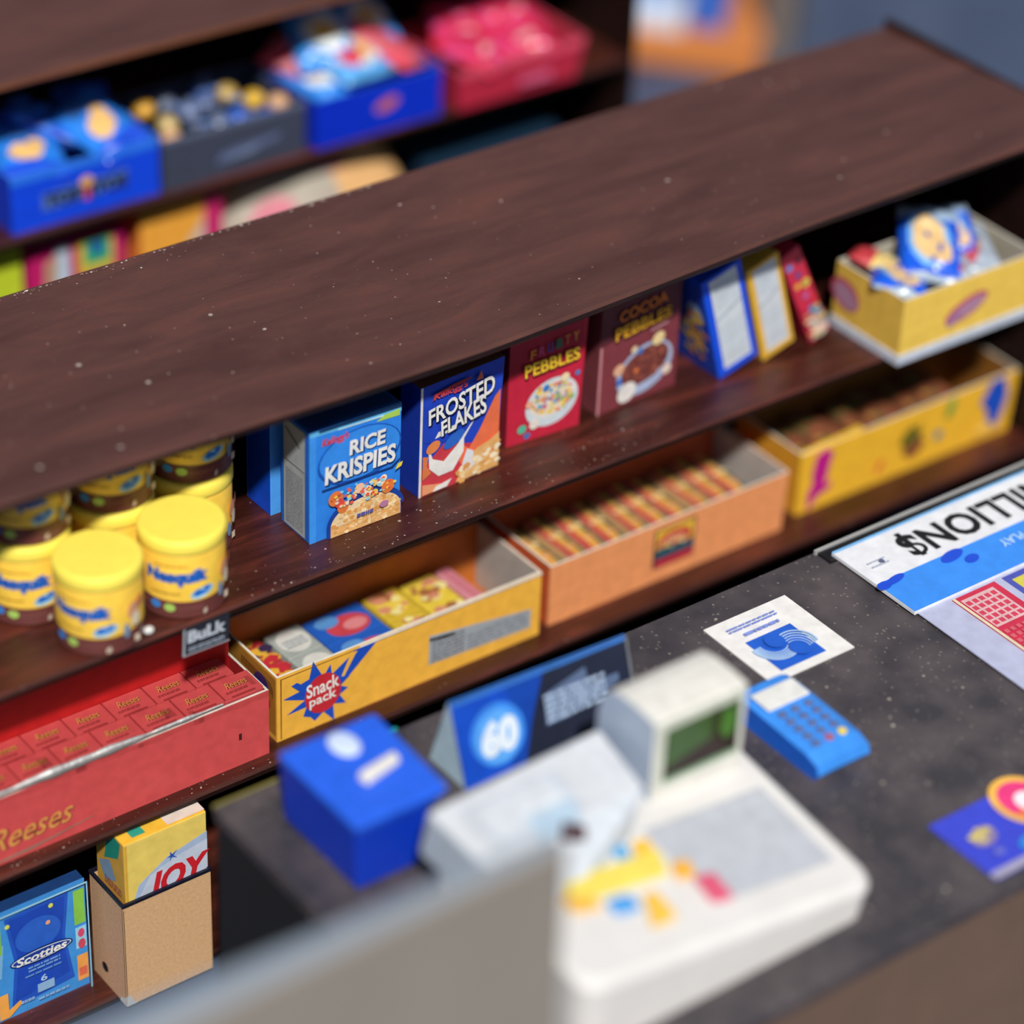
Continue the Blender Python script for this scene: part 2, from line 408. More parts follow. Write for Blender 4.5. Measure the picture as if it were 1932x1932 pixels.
for (u, v, r) in ((.26, .36, .065), (.34, .26, .05), (.30, .31, .04), (.52, .38, .045), (.60, .33, .05), (.75, .37, .04), (.83, .31, .06), (.78, .40, .03), (.68, .30, .03)):
    p.ell(u, v, r*1.25, r, M(random.choice(['#e07a3c', '#f0c0a0', '#d84a40', '#f0d060', '#f5e0c8'])), rot=random.random()*2)
p.scatter(.55, .35, .36, .09, 70, .005, [M('#f0d8c0'), M('#e8624a'), M('#f4cf50'), M('#8fd0e8')])
p.poly([(.9, .44), (.97, .46), (.985, .50), (.93, .49)], YEL)
p.bars(.48, .66, .13, .17, 1, M('#5a5aa0'), .8); p.ell(.78, .17, .05, .03, M('#b87aa0'))
p.build('front_print', t)
p = left(D, H); p.rect(.12, 1-.14, .02, .97, M('#a6acb2')); p.rect(.14, .84, .61, .617, INK); p.bars(.2, .8, .06, .56, 26, M('#8a8f98'), .4)
p.poly([(.2, .9), (.7, .80), (.7, .81), (.2, .91)], M('#4a3420')); p.build('side_print', t)
p = topf(W, D, H); p.rect(.05, .95, .1, .9, M('#1c3f7a')); p.build('top_print', t)  # navy top colour stands in for the shade under the board above
# second blue box behind
t = carton('cereal_box', 'deep blue cereal box mostly hidden behind the bright blue box by the tubs', 'cereal box', (.026, .25, 0), .24, .10, .29,
           {'*': M('#1550d8', .4), 'front': M('#4fa0ee', .4)})
p = left(.10, .29); p.rect(.02, .06, .01, .99, M('#3a7ce8')); p.build('side_print', t)
# Frosted Flakes -----------------------------------------------------
W, D, H = .243, .075, .30
NAVY = M('#2446c0', .4)
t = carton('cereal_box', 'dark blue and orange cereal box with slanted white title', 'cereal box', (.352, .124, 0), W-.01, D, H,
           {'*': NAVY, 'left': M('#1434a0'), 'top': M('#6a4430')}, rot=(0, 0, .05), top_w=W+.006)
p = front(W-.006, H)
p.rect(0, 1, 0, 1, NAVY)
p.rect(0, .03, 0, 1, M('#e0ddd6'))
p.poly([(.03, 0), (.55, 0), (.66, .32), (.3, .42), (.03, .25)], M('#c83c48'))
p.poly([(.55, .33), (.62, .28), (.75, .42), (.93, .67), (1, .72), (1, .25), (.6, .05), (.5, .2)], M('#e8714a'))
p.poly([(.03, .60), (.22, .68), (.5, .62), (.72, .58), (.6, .45), (.3, .44), (.03, .5)], M('#1d42bc'))
# frosted sweep and milk splash
p.poly([(.1, .46), (.16, .32), (.30, .26), (.46, .36), (.62, .5), (.70, .56), (.55, .40), (.55, .28), (.42, .14), (.24, .14), (.12, .24)], M('#e8e6e2'))
p.poly([(.18, .50), (.40, .52), (.62, .60), (.42, .56), (.22, .55)], M('#e8e6e2'))
p.ell(.16, .43, .09, .05, M('#e2844a'), rot=.4); p.ell(.42, .43, .14, .055, M('#2a66c8'), rot=.45)
p.poly([(.03, .38), (.1, .36), (.08, .28), (.14, .2), (.03, .16)], M('#d87848'))
p.poly([(.03, .02), (.30, .02), (.26, .07), (.03, .12)], M('#e89a70')); p.poly([(.16, .02), (.34, .02), (.40, .08), (.2, .06)], M('#e8e4e0'))
p.poly([(.45, .02), (.99, .02), (.99, .34), (.86, .29), (.72, .27), (.56, .2)], M('#e4b070'))
p.poly([(.5, .05), (.68, .12), (.66, .26), (.58, .3), (.53, .2)], M('#dcdcE2'.lower()))
p.scatter(.78, .14, .33, .2, 150, .009, TAN+[M('#f4e4c4')], inside=lambda u, v: v < .1+.27*(u-.35) and u > .47)
p.poly([(.12, .86), (.2, .9), (.55, .93), (.62, .955), (.4, .95), (.14, .92)], M('#a83038')); p.text("Kellogg's", .14, .855, .42, .07, M('#d0444a'), rot=.03, bold=.03, shear=.2)
p.poly([(.66, .90), (.72, .98), (.75, .9)], M('#c86a50'))
p.text('FROSTED', .075, .655, .84, .145, WHITE, rot=.13, bold=.025, shear=.12, shadow=M('#10183a'), grow=.15)
p.text('FLAKES', .235, .515, .58, .14, WHITE, rot=.15, bold=.025, shear=.12, shadow=M('#10183a'), grow=.25)
p.build('front_print', t)
# Fruity Pebbles -------------------------------------------------------
def bowl(p, cu, cv, ru, rv, rim, milk, bits, n=120):
    p.ell(cu, cv, ru, rv, rim, rot=.25); p.ell(cu, cv+.03, ru*.86, rv*.72, milk, rot=.25)
    p.scatter(cu, cv+.03, ru*.8, rv*.62, n, .0065, bits)
W, D, H = .212, .07, .31
t = carton('cereal_box', 'crimson cereal box with yellow title and bowl of coloured cereal', 'cereal box', (.652, .186, 0), W, D, H,
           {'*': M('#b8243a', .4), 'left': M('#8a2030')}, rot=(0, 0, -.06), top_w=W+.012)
p = front(W, H); p.rect(0, 1, 0, 1, M('#c02640', .4)); p.poly([(0, .60), (.25, .64), (.5, .60), (1, .74), (1, 1), (0, 1)], M('#a41c34'))
bowl(p, .60, .30, .36, .21, M('#c8d4dc'), M('#e0d8d0'), FRUIT, 150)
for (u, v, r, c) in ((.20, .13, .06, '#4fb89a'), (.27, .06, .045, '#3a70b0'), (.93, .50, .035, '#3a80c0'), (.42, .46, .03, '#e0a050'), (.28, .34, .05, '#e8b090'), (.36, .15, .07, '#e4dcd4'), (.5, .45, .045, '#2e7ac8'), (.75, .50, .06, '#e8d8b0')):
    p.ell(u, v, r, r*.62, M(c), rot=.5)
for i, (ch, c) in enumerate(zip('FRUITY', ('#e0892c', '#c04a78', '#2848a0', '#3a6a50', '#c87030', '#d8962c'))):
    p.text(ch, .26+i*.112, .745+i*.013, .078, .085, M(c), bold=.02)
p.text('PEBBLES', .19, .60, .74, .12, M('#f0c832'), rot=.08, bold=.02, shadow=M('#6a1420'), grow=-.1)
p.build('front_print', t)
# Cocoa Pebbles --------------------------------------------------------
W, D, H = .258, .06, .31
t = carton('cereal_box', 'brown maroon cereal box with bowl of dark brown cereal', 'cereal box', (.921, .178, 0), W, D, H,
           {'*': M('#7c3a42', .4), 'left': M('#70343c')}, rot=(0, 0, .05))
p = front(W, H); p.rect(0, 1, 0, 1, M('#7e3a42', .4)); p.rect(0, .03, 0, .62, M('#c08488'))
p.poly([(0, .62), (.3, .66), (.6, .65), (1, .72), (1, 1), (0, 1)], M('#5c2a30'))
bowl(p, .58, .28, .36, .22, M('#a8b8d8'), M('#7a3e38'), [M('#8a4a40'), M('#6e3430'), M('#a05a48'), M('#5c2c28')], 120)
for (u, v, r, c) in ((.36, .12, .12, '#e4e0dc'), (.24, .36, .07, '#e2b090'), (.42, .5, .04, '#e8cfa8'), (.5, .46, .035, '#2c70c0'), (.25, .25, .04, '#2a66c0'), (.72, .52, .08, '#e6cf98'), (.85, .2, .06, '#ecd8c8'), (.45, .3, .03, '#e07a3c')):
    p.ell(u, v, r, r*.7, M(c), rot=.5)
p.text('COCOA', .20, .80, .60, .10, M('#e07a2c'), rot=.08, bold=.02, shadow=M('#3a1410'))
p.text('PEBBLES', .16, .645, .70, .12, M('#efb02c'), rot=.09, bold=.02, shadow=M('#3a1410'), grow=-.2)
p.poly([(.6, .615), (.82, .64), (.82, .66), (.6, .635)], M('#b8848c'))
p.build('front_print', t)
# three leaning boxes ----------------------------------------------------
lean = [('blue cereal box leaning left, white side panel toward the counter', (1.285, .141, 0), .127, .19, .315, '#1450e0', '#ccd4dc', -.29, .0),
        ('yellow cereal box leaning left, white side panel toward the counter', (1.436, .150, 0), .106, .19, .295, '#e0b040', '#ccd2da', -.30, .0),
        ('red cereal box with coloured dots leaning left beside the yellow tray', (1.597, .150, 0), .064, .17, .315, '#c82c4a', None, -.45, .0)]
for lab, loc, W, D, H, c, pan, ang, yw in lean:
    t = carton('cereal_box', lab, 'cereal box', loc, W, D, H, M(c, .45), rot=(0, ang, yw))
    p = front(W, H)
    if pan:
        p.rect(.17, .86, .07, .97, M(pan)); p.poly([(.2, .56), (.84, .64), (.84, .655), (.2, .575)], M('#7d92a8')); p.bars(.25, .8, .12, .5, 12, M('#b8c4d0'), .4); p.bars(.25, .8, .68, .93, 7, M('#bcc8d4'), .4)
    else:
        for (u, v, r, cc) in ((.25, .86, .16, '#3a86d0'), (.75, .86, .14, '#20283c'), (.5, .74, .15, '#4a4a90'), (.3, .64, .14, '#e8b040'), (.7, .62, .2, '#e8c84a'), (.68, .62, .1, '#4aa060'), (.5, .50, .16, '#c060a0'), (.8, .44, .15, '#d83040'), (.55, .34, .15, '#3a86d0'), (.8, .26, .14, '#8aa0c8'), (.45, .2, .3, '#e8c8a0'), (.6, .1, .4, '#e8c0c0'), (.2, .4, .14, '#d02848')):
            p.ell(u, v, r, r*W/H, M(cc))
        p.scatter(.5, .2, .5, .18, 60, .006, FRUIT)
    p.build('front_print', t)
    if c == '#1450e0':
        p = left(D, H); p.rect(.05, .95, .05, .95, M('#1c4cc8')); p.ell(.62, .35, .2, .12, M('#e0a860')); p.ell(.75, .62, .16, .12, M('#9ab8e0')); p.scatter(.6, .4, .3, .3, 40, .012, [M('#d88a50'), M('#e8c050'), M('#3a66c0')]); p.build('side_print', t)

# ================================================================== NESQUIK TUBS
def tub(label, x, y, z, az, slant=0.0, first=None):
    t = thing('chocolate_powder_tub', label, 'tub', (x, y, z), (0, 0, az), 'yellow powder tubs')
    if first:
        for ch in first.children:
            c = ch.copy(); COL.objects.link(c); c.parent = t
        return t
    R, Hh = .095, .205; b = MB(); yb, br = M('#f7cc4e', .4), M('#6c3c3a', .4)
    prof = [(R-.012, 0), (R-.002, .006), (R, .014), (R, .048), (R, .05), (R, .163), (R-.003, .170)]
    b.lathe(prof, yb, 56, mats=[br, br, br, yb, yb, yb, yb])
    b.build('tub_body', t)
    b = MB(); b.lathe([(R-.004, .168), (R+.001, .170), (R+.003, .174), (R+.003, .198), (R-.001, .2045), (R-.006, .2055), (R-.012, .205)], M('#ffe95e', .55, .04), 64); b.build('lid', t)
    # wrapped label, angle 0 = front (-y) ; u in 0..1 over 150 degrees
    def fn(u, v, e):
        a = math.radians(-90+(u-.5)*150); r = R+.0006+e
        return Vector((r*math.cos(a), r*math.sin(a), .006+v*.160))
    p = Print((0, 0, 0), (1, 0, 0), (0, 0, 1), .245, .160, fn, .0004)
    for i in range(24):
        u0, u1 = i/24, (i+1)/24
        g = lambda u: .30-.03*math.sin(u*3.1416)+slant*.15*(u-.5)
        p.mb.face([p.p(u0, 0), p.p(u1, 0), p.p(u1, g(u1)), p.p(u0, g(u0))], M('#6c3c3a', .4))
    p.l += 1
    p.text('Nesquik', .10, .52, .58, .27, M('#2f7fd8'), bold=.08, shear=.1, arc=.05, rot=0.0)
    p.text('Nesquik', .105, .54, .57, .24, M('#1450b4'), bold=.035, shear=.1, arc=.05)
    p.ell(.62, .40, .115, .085, M('#9cc8d8'), rot=.3); p.poly([(.53, .38), (.56, .45), (.62, .485), (.70, .48), (.69, .42), (.64, .37), (.57, .345)], M('#1e6cd0'))
    p.bars(.2, .5, .85, .88, 1, M('#b08a2a'), .8)
    p.bars(.16, .42, .40, .43, 1, M('#b08a2a'), .8)
    p.ell(.20, .20, .05, .065, M('#3a86d8')); p.ell(.33, .18, .05, .065, M('#a8cc66')); p.ell(.10, .21, .03, .04, M('#7c4c44'))
    p.bars(.4, .62, .15, .22, 2, M('#8a5450'), .5)
    p.poly([(.62, .04), (.95, .06), (.95, .17), (.62, .12)], M('#d8c8b4'))
    p.ell(.88, .62, .06, .13, M('#d0987c')); p.ell(.90, .47, .05, .11, M('#e8dcc0')); p.ell(.80, .34, .03, .12, M('#7a94b4')); p.ell(.96, .72, .05, .08, M('#c87c50'))
    p.build('wrap_label', t)
    return t
CA = -.52     # tubs turned a little toward the counter's left end
A = tub('yellow tub in the front row, left of the two with lids in full view', -.518, .082, 0, CA-.18)
tub('yellow tub in the front row, right of the two with lids in full view', -.300, .098, 0, CA+.12, first=A)
cl = [(-.592, .262, 'second row, leftmost'), (-.378, .270, 'second row, middle'), (-.172, .275, 'second row, rightmost')]
for i, (x, y, s_) in enumerate(cl):
    tub('yellow tub at the bottom of a stack, '+s_, x, y, 0, CA+.12+.05*i, first=A)
    tub('shaded yellow tub on top of a stack, '+s_, x+.004, y+.004, .207, CA+.15+.05*i, first=A)
b = MB(); b.ball((0, 0, .010), .0105, M('#d8d8d8', .5), 1.2, 1, .85); o = drop(b.build('crumb'), (-.437, .016, 0)); tag(o, 'small white crumb lying on the shelf edge beside the front yellow tub', 'crumb')
# shelf tag
t = thing('shelf_tag', 'small black price tag with white letters hanging on the shelf edge', 'tag', (-.371, -.0075, -.073), (.10, 0, -.02))
b = MB(); b.box(0, .118, -.003, 0, 0, .078, M('#22252e')); b.build('card', t)
p = Print((0, -.0034, 0), (1, 0, 0), (0, 0, 1), .118, .078); p.rect(.02, .98, .02, .98, M('#2a2e3a')); p.text('BuLk', .1, .42, .82, .46, M('#c9d2e0'), bold=.05); p.bars(.12, .9, .12, .3, 2, M('#a9b6c8'), .55)
p.rect(0, .04, 0, 1, M('#b8c0cc')); p.rect(0, 1, 0, .04, M('#b8c0cc')); p.build('lettering', t)

# ================================================================== TRAYS
def tray(label, loc, W, D, H, out, inn, side_out=None, rot=(0, 0, 0), th=.006, base=None, name='display_tray', flare=0, rimc='#e0dcd0'):
    t = thing(name, label, 'tray', loc, rot)
    so = side_out or out; b = MB(); fl_ = flare
    def wall(x0, x1, y0, y1, m, dx0=0, dx1=0, dy0=0, dy1=0):
        b.hexa([(x0, y0, 0), (x1, y0, 0), (x1, y1, 0), (x0, y1, 0), (x0+dx0, y0+dy0, H), (x1+dx1, y0+dy0, H), (x1+dx1, y1+dy1, H), (x0+dx0, y1+dy1, H)], m)
    rim = M(rimc)
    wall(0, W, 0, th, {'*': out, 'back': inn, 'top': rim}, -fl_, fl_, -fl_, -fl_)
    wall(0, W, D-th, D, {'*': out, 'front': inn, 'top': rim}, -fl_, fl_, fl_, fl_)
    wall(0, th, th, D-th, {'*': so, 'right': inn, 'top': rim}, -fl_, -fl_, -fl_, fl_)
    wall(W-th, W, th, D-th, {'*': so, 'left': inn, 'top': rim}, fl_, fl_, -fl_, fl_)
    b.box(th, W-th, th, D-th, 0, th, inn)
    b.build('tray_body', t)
    if base:
        b = MB(); b.box(-.004, W+.004, -.004, D+.004, -.0, .026, base); b.build('base_rim', t)
    return t

def packet(name, label, cat, group, loc, sx, sy, sz, m, rot=(0, 0, 0), art=None):
    t = thing(name, label, cat, loc, rot, group)
    b = MB(); b.box(-sx/2, sx/2, -sy/2, sy/2, 0, sz, m); b.build('wrapper', t, .004)
    if art:
        p = Print((-sx/2, -sy/2, sz+.0005), (1, 0, 0), (0, 1, 0), sx, sy); art(p); p.build('top_print', t)
    return t
def copy_thing(src, label, loc, rot=None):
    c = src.copy(); COL.objects.link(c); c.location = (loc[0], loc[1], loc[2]+Z0)
    if rot is not None: c.rotation_euler = rot
    c['label'] = label
    for ch in src.children:
        d = ch.copy(); COL.objects.link(d); d.parent = c
    return c
ORD = ['leftmost', 'second from left', 'third from left', 'fourth from left', 'fifth from left', 'sixth from left', 'seventh from left', 'eighth from left', 'ninth from left', 'tenth from left', 'eleventh from left', 'twelfth from left']

# Reese's tray -----------------------------------------------------------
RD = M('#d25254', .4)
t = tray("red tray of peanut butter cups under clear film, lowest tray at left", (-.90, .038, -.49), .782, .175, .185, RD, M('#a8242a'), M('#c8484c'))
b = MB(); b.box(.006, .776, .162, .169, .006, .45, M('#b81c1e', .6)); b.build('back_card', t)
p = Print((0, -.0004, 0), (1, 0, 0), (0, 0, 1), .782, .185)
p.text("Reeses", .075, .20, .27, .32, M('#dca050'), rot=.05, bold=.0, shear=.45, shadow=M('#a84044'), sh=(.004, -.012))
p.poly([(.10, .04), (.2, .05), (.40, .17), (.41, .19), (.25, .12), (.1, .08)], M('#a47468'))
p.build('front_print', t); p = Print((0, -.0004, 0), (1, 0, 0), (0, 0, 1), .782, .185)
p.rect(.895, .905, .40, .50, M('#4a1c1e')); p.build('scuff_mark', t)
# film with a rounded front fold
b = MB(); FILM = film_mat('clear_film', .06)
prof = [(-.006, .176), (-.003, .188), (.006, .197), (.022, .200), (.06, .200), (.10, .202), (.13, .206), (.155, .214)]
nx = 60; V = []
for i in range(nx+1):
    x = .0+.79*i/nx; row = []
    for j, (y, z) in enumerate(prof):
        k = .0022*math.sin(x*23+j)+.0018*math.sin(x*61+j*2.3)+.0008*math.sin(x*140+j)
        row.append((x, y-abs(k)*.6, z+k*.8))
    V.append(row)
for i in range(nx):
    for j in range(len(prof)-1): b.face([V[i][j], V[i+1][j], V[i+1][j+1], V[i][j+1]], FILM, True)
# side of the film, bulging over the right end
for j in range(len(prof)-2):
    a, c = prof[j], prof[j+1]
    b.face([(.79, a[0], a[1]), (.795, a[0]+.01, a[1]-.03), (.795, c[0]+.01, c[1]-.03), (.79, c[0], c[1])], FILM, True)
o = b.build('clear_film', t)
b = MB(); GLARE = film_mat('film_glare', .95, rough=.6)  # bright strip added along the fold, its tapering shape draws the glare line
for i in range(60):
    xa, xb = .06+.60*i/60, .06+.60*(i+1)/60
    wd = lambda x: .0055+.011*math.exp(-((x-.28)/.17)**2)+.002*math.sin(x*37)+.001*math.sin(x*91)
    for k in range(4):
        a0, a1 = -.2+k*.45, -.2+(k+1)*.45
        q = lambda x, a: (x, -.004+.000-wd(x)*math.sin(math.pi/2-a)*.6+.006, .190+wd(x)*math.sin(a)*.9+.004)
        b.face([q(xa, a0), q(xb, a0), q(xb, a1), q(xa, a1)], GLARE, True)
o = b.build('film_glare', t)
def cup_art(p):
    p.rect(.01, .99, .02, .98, M('#cc5052')); p.rect(.2, .8, .02, .1, M('#9c3236')); p.text("Reeses", .25, .45, .55, .28, M('#dd9c50'), bold=.0, shear=.35, shadow=M('#6e2024')); p.bars(.15, .7, .22, .34, 2, M('#8a2c30'), .5)
    p.rect(0, .02, 0, 1, M('#a03034'))
RC = M('#bc4446', .4); pk = None
for r_, (y, zz) in enumerate(((.110, -.351), (.034, -.351))):
    for i in range(7):
        x = -.83+i*.104+(.03 if r_ else 0)
        if x > -.165: continue
        lab = 'red peanut butter cup packet, %s of the %s row under the film' % (ORD[i], ('back', 'front')[r_])
        if pk is None: pk = packet('candy_packet', lab, 'candy', 'red packets in the film wrapped tray', (x, y+.052, zz), .1035, .0755, .052, RC, art=cup_art)
        else: copy_thing(pk, lab, (x, y+.052, zz))
# filler card under the packets
b = MB(); b.box(.01, .77, .008, .16, .008, .132, M('#8c2a2c')); b.build('inner_card', t)

# Snack Pack tray ----------------------------------------------------------
SY = M('#f4b848', .45)
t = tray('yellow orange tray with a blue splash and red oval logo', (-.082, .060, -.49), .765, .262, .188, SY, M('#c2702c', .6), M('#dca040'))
b = MB(); b.box(.757, .7585, .008, .254, .008, .186, M('#b6b4b0')); b.build('right_lining', t)
p = Print((0, -.0004, 0), (1, 0, 0), (0, 0, 1), .765, .188)
BS = M('#1d4fc0')
def star(p, cu, cv, r0, r1, n, m, seed, su=1, sv=1):
    rr = random.Random(seed); pts = []
    for i in range(2*n):
        a = 2*math.pi*i/(2*n)+.1*(rr.random()-.5); r = (r1 if i % 2 else r0)*(.75+.5*rr.random())
        pts.append((cu+r*math.cos(a)*su/p.W, cv+r*math.sin(a)*sv/p.H))
    c = (cu, cv)
    for i in range(len(pts)):
        p.mb.face([p.p(*c), p.p(*pts[i]), p.p(*pts[(i+1) % len(pts)])], m)
    p.l += 1
star(p, .165, .50, .062, .096, 12, BS, 4, 1.0, .9)
p.poly([(.24, .60), (.262, .60), (.36, .95), (.42, .985), (.30, .96), (.285, .90)], BS); p.poly([(.27, .96), (.38, .985), (.46, .995), (.3, .93)], BS)
p.poly([(.05, .80), (.07, .82), (.13, .62), (.10, .58)], BS)
p.ell(.165, .50, .066, .30, M('#c62c38'), rot=.15)
p.text('Snack', .105, .50, .12, .21, WHITE, rot=.04, bold=.02); p.text('pack', .115, .31, .10, .19, WHITE, rot=.04, bold=.02)
p.build('splash_logo', t); p = Print((0, -.0006, 0), (1, 0, 0), (0, 0, 1), .765, .188)
p.poly([(.563, .24), (.963, .17), (.963, .47), (.563, .70)], M('#a2a8b0')); p.bars(.575, .70, .26, .62, 6, M('#3c4450'), .35); p.bars(.71, .95, .24, .50, 5, M('#707a88'), .35); p.poly([(.563, .62), (.66, .57), (.66, .61), (.563, .66)], INK)
p.build('nutrition_label', t); p = Print((0, -.0006, 0), (1, 0, 0), (0, 0, 1), .765, .188)
p.rect(.012, .016, .03, .965, M('#6a4a1c')); p.rect(.012, 1, .955, .965, M('#6a4a1c')); p.rect(.3, 1, .965, 1, M('#e6e2da')); p.build('edge_crease', t)
p = left(.262, .188); p.ell(.75, .7, .12, .16, BS); p.ell(.8, .5, .1, .12, M('#d8485a')); p.ell(.7, .25, .1, .1, BS); p.build('side_print', t)
b = MB(); b.face([(-.003, .0, .185), (-.006, .26, .20), (-.006, .26, .02), (-.003, .0, .02)], FILM); b.face([(-.003, 0, .185), (.766, 0, .186), (.766, .262, .19), (-.006, .262, .20)], film_mat('thin_film', .03)); b.build('clear_film', t)
def a1(p): p.rect(.04, .96, .04, .96, M('#b83a3c', .45)); p.scatter(.5, .5, .5, .5, 24, .02, [M('#e8b43c'), M('#c8303c'), M('#3a2c50')])
def a2(p): p.ell(.5, .5, .42, .4, M('#d8d8d4')); p.bars(.2, .8, .3, .6, 3, M('#8a96a0'), .5)
def a3(p): p.ell(.55, .4, .36, .36, M('#cc4450')); p.ell(.3, .7, .2, .2, M('#5c96d8')); p.ell(.65, .35, .2, .18, M('#e08a90'))
def a4(p): p.ell(.5, .5, .4, .38, M('#f0d050')); p.scatter(.5, .5, .4, .4, 14, .016, [M('#d89070'), M('#f4e8a0'), M('#a86a40')])
def a5(p): p.rect(.3, .8, 0, 1, M('#d07a8a'))
sn = [(-.020, .09, '#b83a3c', a1, 'red and yellow'), (.085, .10, '#a8b0ac', a2, 'pale grey'), (.225, .165, '#2460c4', a3, 'blue and red'), (.365, .10, '#d8b83c', a4, 'yellow with pale spots'), (.475, .10, '#e8cc48', a4, 'bright yellow'), (.552, .045, '#d8909c', a5, 'narrow pink')]
for i, (x, wd, c, a, nm) in enumerate(sn):
    for r_ in range(2):
        packet('snack_cup_pack', nm+' snack packet in the blue splash tray, %s row' % ('front', 'back')[r_], 'snack', 'packets in the blue splash tray', (x, .132+.118*r_-.003*i, -.483), wd, .112, .105-.006*r_+.004*(i % 2), M(c, .45), (0, 0, .04), a)

# orange tray --------------------------------------------------------------
OR = M('#ee9c66', .5)
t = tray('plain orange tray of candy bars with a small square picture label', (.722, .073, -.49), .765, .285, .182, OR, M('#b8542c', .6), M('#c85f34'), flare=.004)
b = MB(); b.box(.757, .7585, .008, .277, .05, .181, M('#b8b2ae')); b.build('right_lining', t)
p = Print((0, -.006, 0), (1, 0, 0), (0, 0, 1), .765, .182)
p.mb = MB(); p.O = Vector((.0, -.003, 0)); p.V = Vector((0, -.02, 1)).normalized()
p.rect(.425, .60, .25, .90, M('#3a3440')); p.rect(.432, .593, .56, .88, M('#e8b840')); p.ell(.51, .62, .075, .20, M('#c8403c'), a0=0, a1=3.1416); p.ell(.51, .62, .05, .13, M('#e49a70'), a0=0, a1=3.1416)
p.scatter(.51, .62, .07, .10, 20, .006, [M('#e8c8a0'), M('#3a8a8a'), M('#d85040')]); p.rect(.432, .593, .42, .53, M('#1f5a6c')); p.rect(.432, .593, .27, .40, M('#b82c44')); p.build('picture_label', t)
def bar_art(p): p.rect(.0, .35, 0, 1, M('#c8344a')); p.rect(.35, .8, 0, 1, M('#e8b45a')); p.rect(.84, 1, 0, 1, M('#2c5a50')); p.scatter(.55, .5, .3, .45, 16, .009, [M('#f0d8a0'), M('#c84a50'), M('#e8903c')])
bar0 = None
for i in range(10):
    loc = (.775+i*.068, .21, -.478+.004*(i % 3)); lab = 'red and yellow wrapped candy bar in the orange tray, %s' % ORD[i]
    if bar0 is None: bar0 = packet('candy_bar', lab, 'candy bar', 'candy bars in the orange tray', loc, .055, .235, .105, M('#c8a070', .4), (0, .12, .05), bar_art)
    else: copy_thing(bar0, lab, loc, (0, .12+.06*math.sin(i*2), .05*math.cos(i)))

# yellow tray at the right end ----------------------------------------------
YT = M('#f4bc36', .45)
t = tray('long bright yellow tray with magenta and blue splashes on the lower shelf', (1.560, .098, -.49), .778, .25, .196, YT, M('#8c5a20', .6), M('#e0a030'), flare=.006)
p = Print((0, -.003, 0), (1, 0, 0), (0, -.03, 1), .778, .196)
def yprint(nm, lab=None):
    o = p.build(nm, t)
    if lab: o['label'] = lab
    return Print((0, -.0035, 0), (1, 0, 0), (0, -.03, 1), .778, .196)
MG = M('#c41c8c')
p.poly([(.050, .60), (.06, .90), (.10, .96), (.135, .88), (.125, .62), (.12, .46), (.06, .44)], MG); p.poly([(.045, .02), (.04, .30), (.06, .50), (.12, .50), (.115, .36), (.145, .40), (.14, .28), (.09, .22)], MG); p = yprint('magenta_splash')
star(p, .515, .52, .024, .048, 9, M('#4a4a20'), 3, 1, 1.3); p.ell(.525, .38, .045, .15, M('#8a4a34'), rot=.4); p.ell(.50, .58, .04, .16, M('#6a6420'), rot=.3); p = yprint('brown_emblem')
p.ell(.64, .42, .02, .07, M('#1e7a9c')); p = yprint('teal_dot')
p.ell(.685, .80, .017, .17, M('#4a9c48'), rot=-.25); p = yprint('green_leaf')
p.ell(.37, .28, .014, .12, M('#d8703c'), rot=-.4); p = yprint('orange_fleck')
p.poly([(.835, .66), (.875, .97), (.94, .99), (.965, .66), (.955, .42), (.925, .12), (.88, .25), (.875, .5)], M('#1a50c4')); p.poly([(.82, .16), (.85, .12), (.93, .16), (.87, .34)], M('#f2c860')); p = yprint('blue_splash')
b = MB(); b.hexa([(-.004, -.002, .185), (.22, -.004, .19), (.22, -.001, .19), (-.004, .002, .19), (-.004, .0, .20), (.20, -.004, .215), (.20, 0, .215), (-.004, .004, .20)], M('#f2c23c')); b.build('front_flap', t)
b0 = None
for i in range(6):
    loc = (1.64+i*.10, .23, -.478+.012*(i % 2)); lab = 'brown and orange packet in the splashed yellow tray, %s' % ORD[i]
    if b0 is None: b0 = packet('candy_packet', lab, 'candy', 'packets in the splashed yellow tray', loc, .085, .19, .125, M('#7c4830', .6), (0, .1, .1), lambda p: (p.rect(.04, .96, .04, .96, M('#7c4830', .6)), p.scatter(.5, .5, .45, .45, 16, .012, [M('#9c5640'), M('#5a6434'), M('#b08040')])))
    else: copy_thing(b0, lab, loc, (0, .12*math.cos(i*3), .15*math.sin(i*2)))

# ================================================================== BOTTOM SHELF
SB = M('#2f86d8', .4)
W, D, H = .242, .035, .325
t = carton('tissue_box', 'blue tissue box with yellow stars on the bottom shelf', 'tissue box', (-.840, .073, -.985), W, D, H, {'*': M('#3a90dc', .4), 'top': M('#163a70')})  # dark top colour holds the shadow of the shelf overhead
p = front(W, H); p.rect(0, 1, 0, 1, M('#3f92de'))
p.poly([(.08, .40), (.0, .40), (.0, .70), (.12, .70)], M('#7ab4e0')); p.rect(.0, .10, .62, .92, M('#7fc04e')); p.rect(.87, .985, .60, .92, M('#86c64e'))
p.poly([(.14, .93), (.82, .95), (.76, .55), (.84, .13), (.16, .08), (.22, .5)], M('#2256c4')); p.poly([(.18, .9), (.78, .92), (.73, .55), (.79, .2), (.2, .14), (.26, .5)], M('#1b48b8'))
p.ell(.48, .68, .24, .15, M('#2a62cc'))
p.rect(.87, .985, .38, .58, M('#9ad0ec')); p.ell(.93, .52, .035, .04, M('#d04a70')); p.ell(.93, .42, .04, .045, M('#c84a60')); p.rect(.87, .985, .08, .32, M('#e8a050')); p.rect(.885, .97, .12, .2, M('#d86a50'))
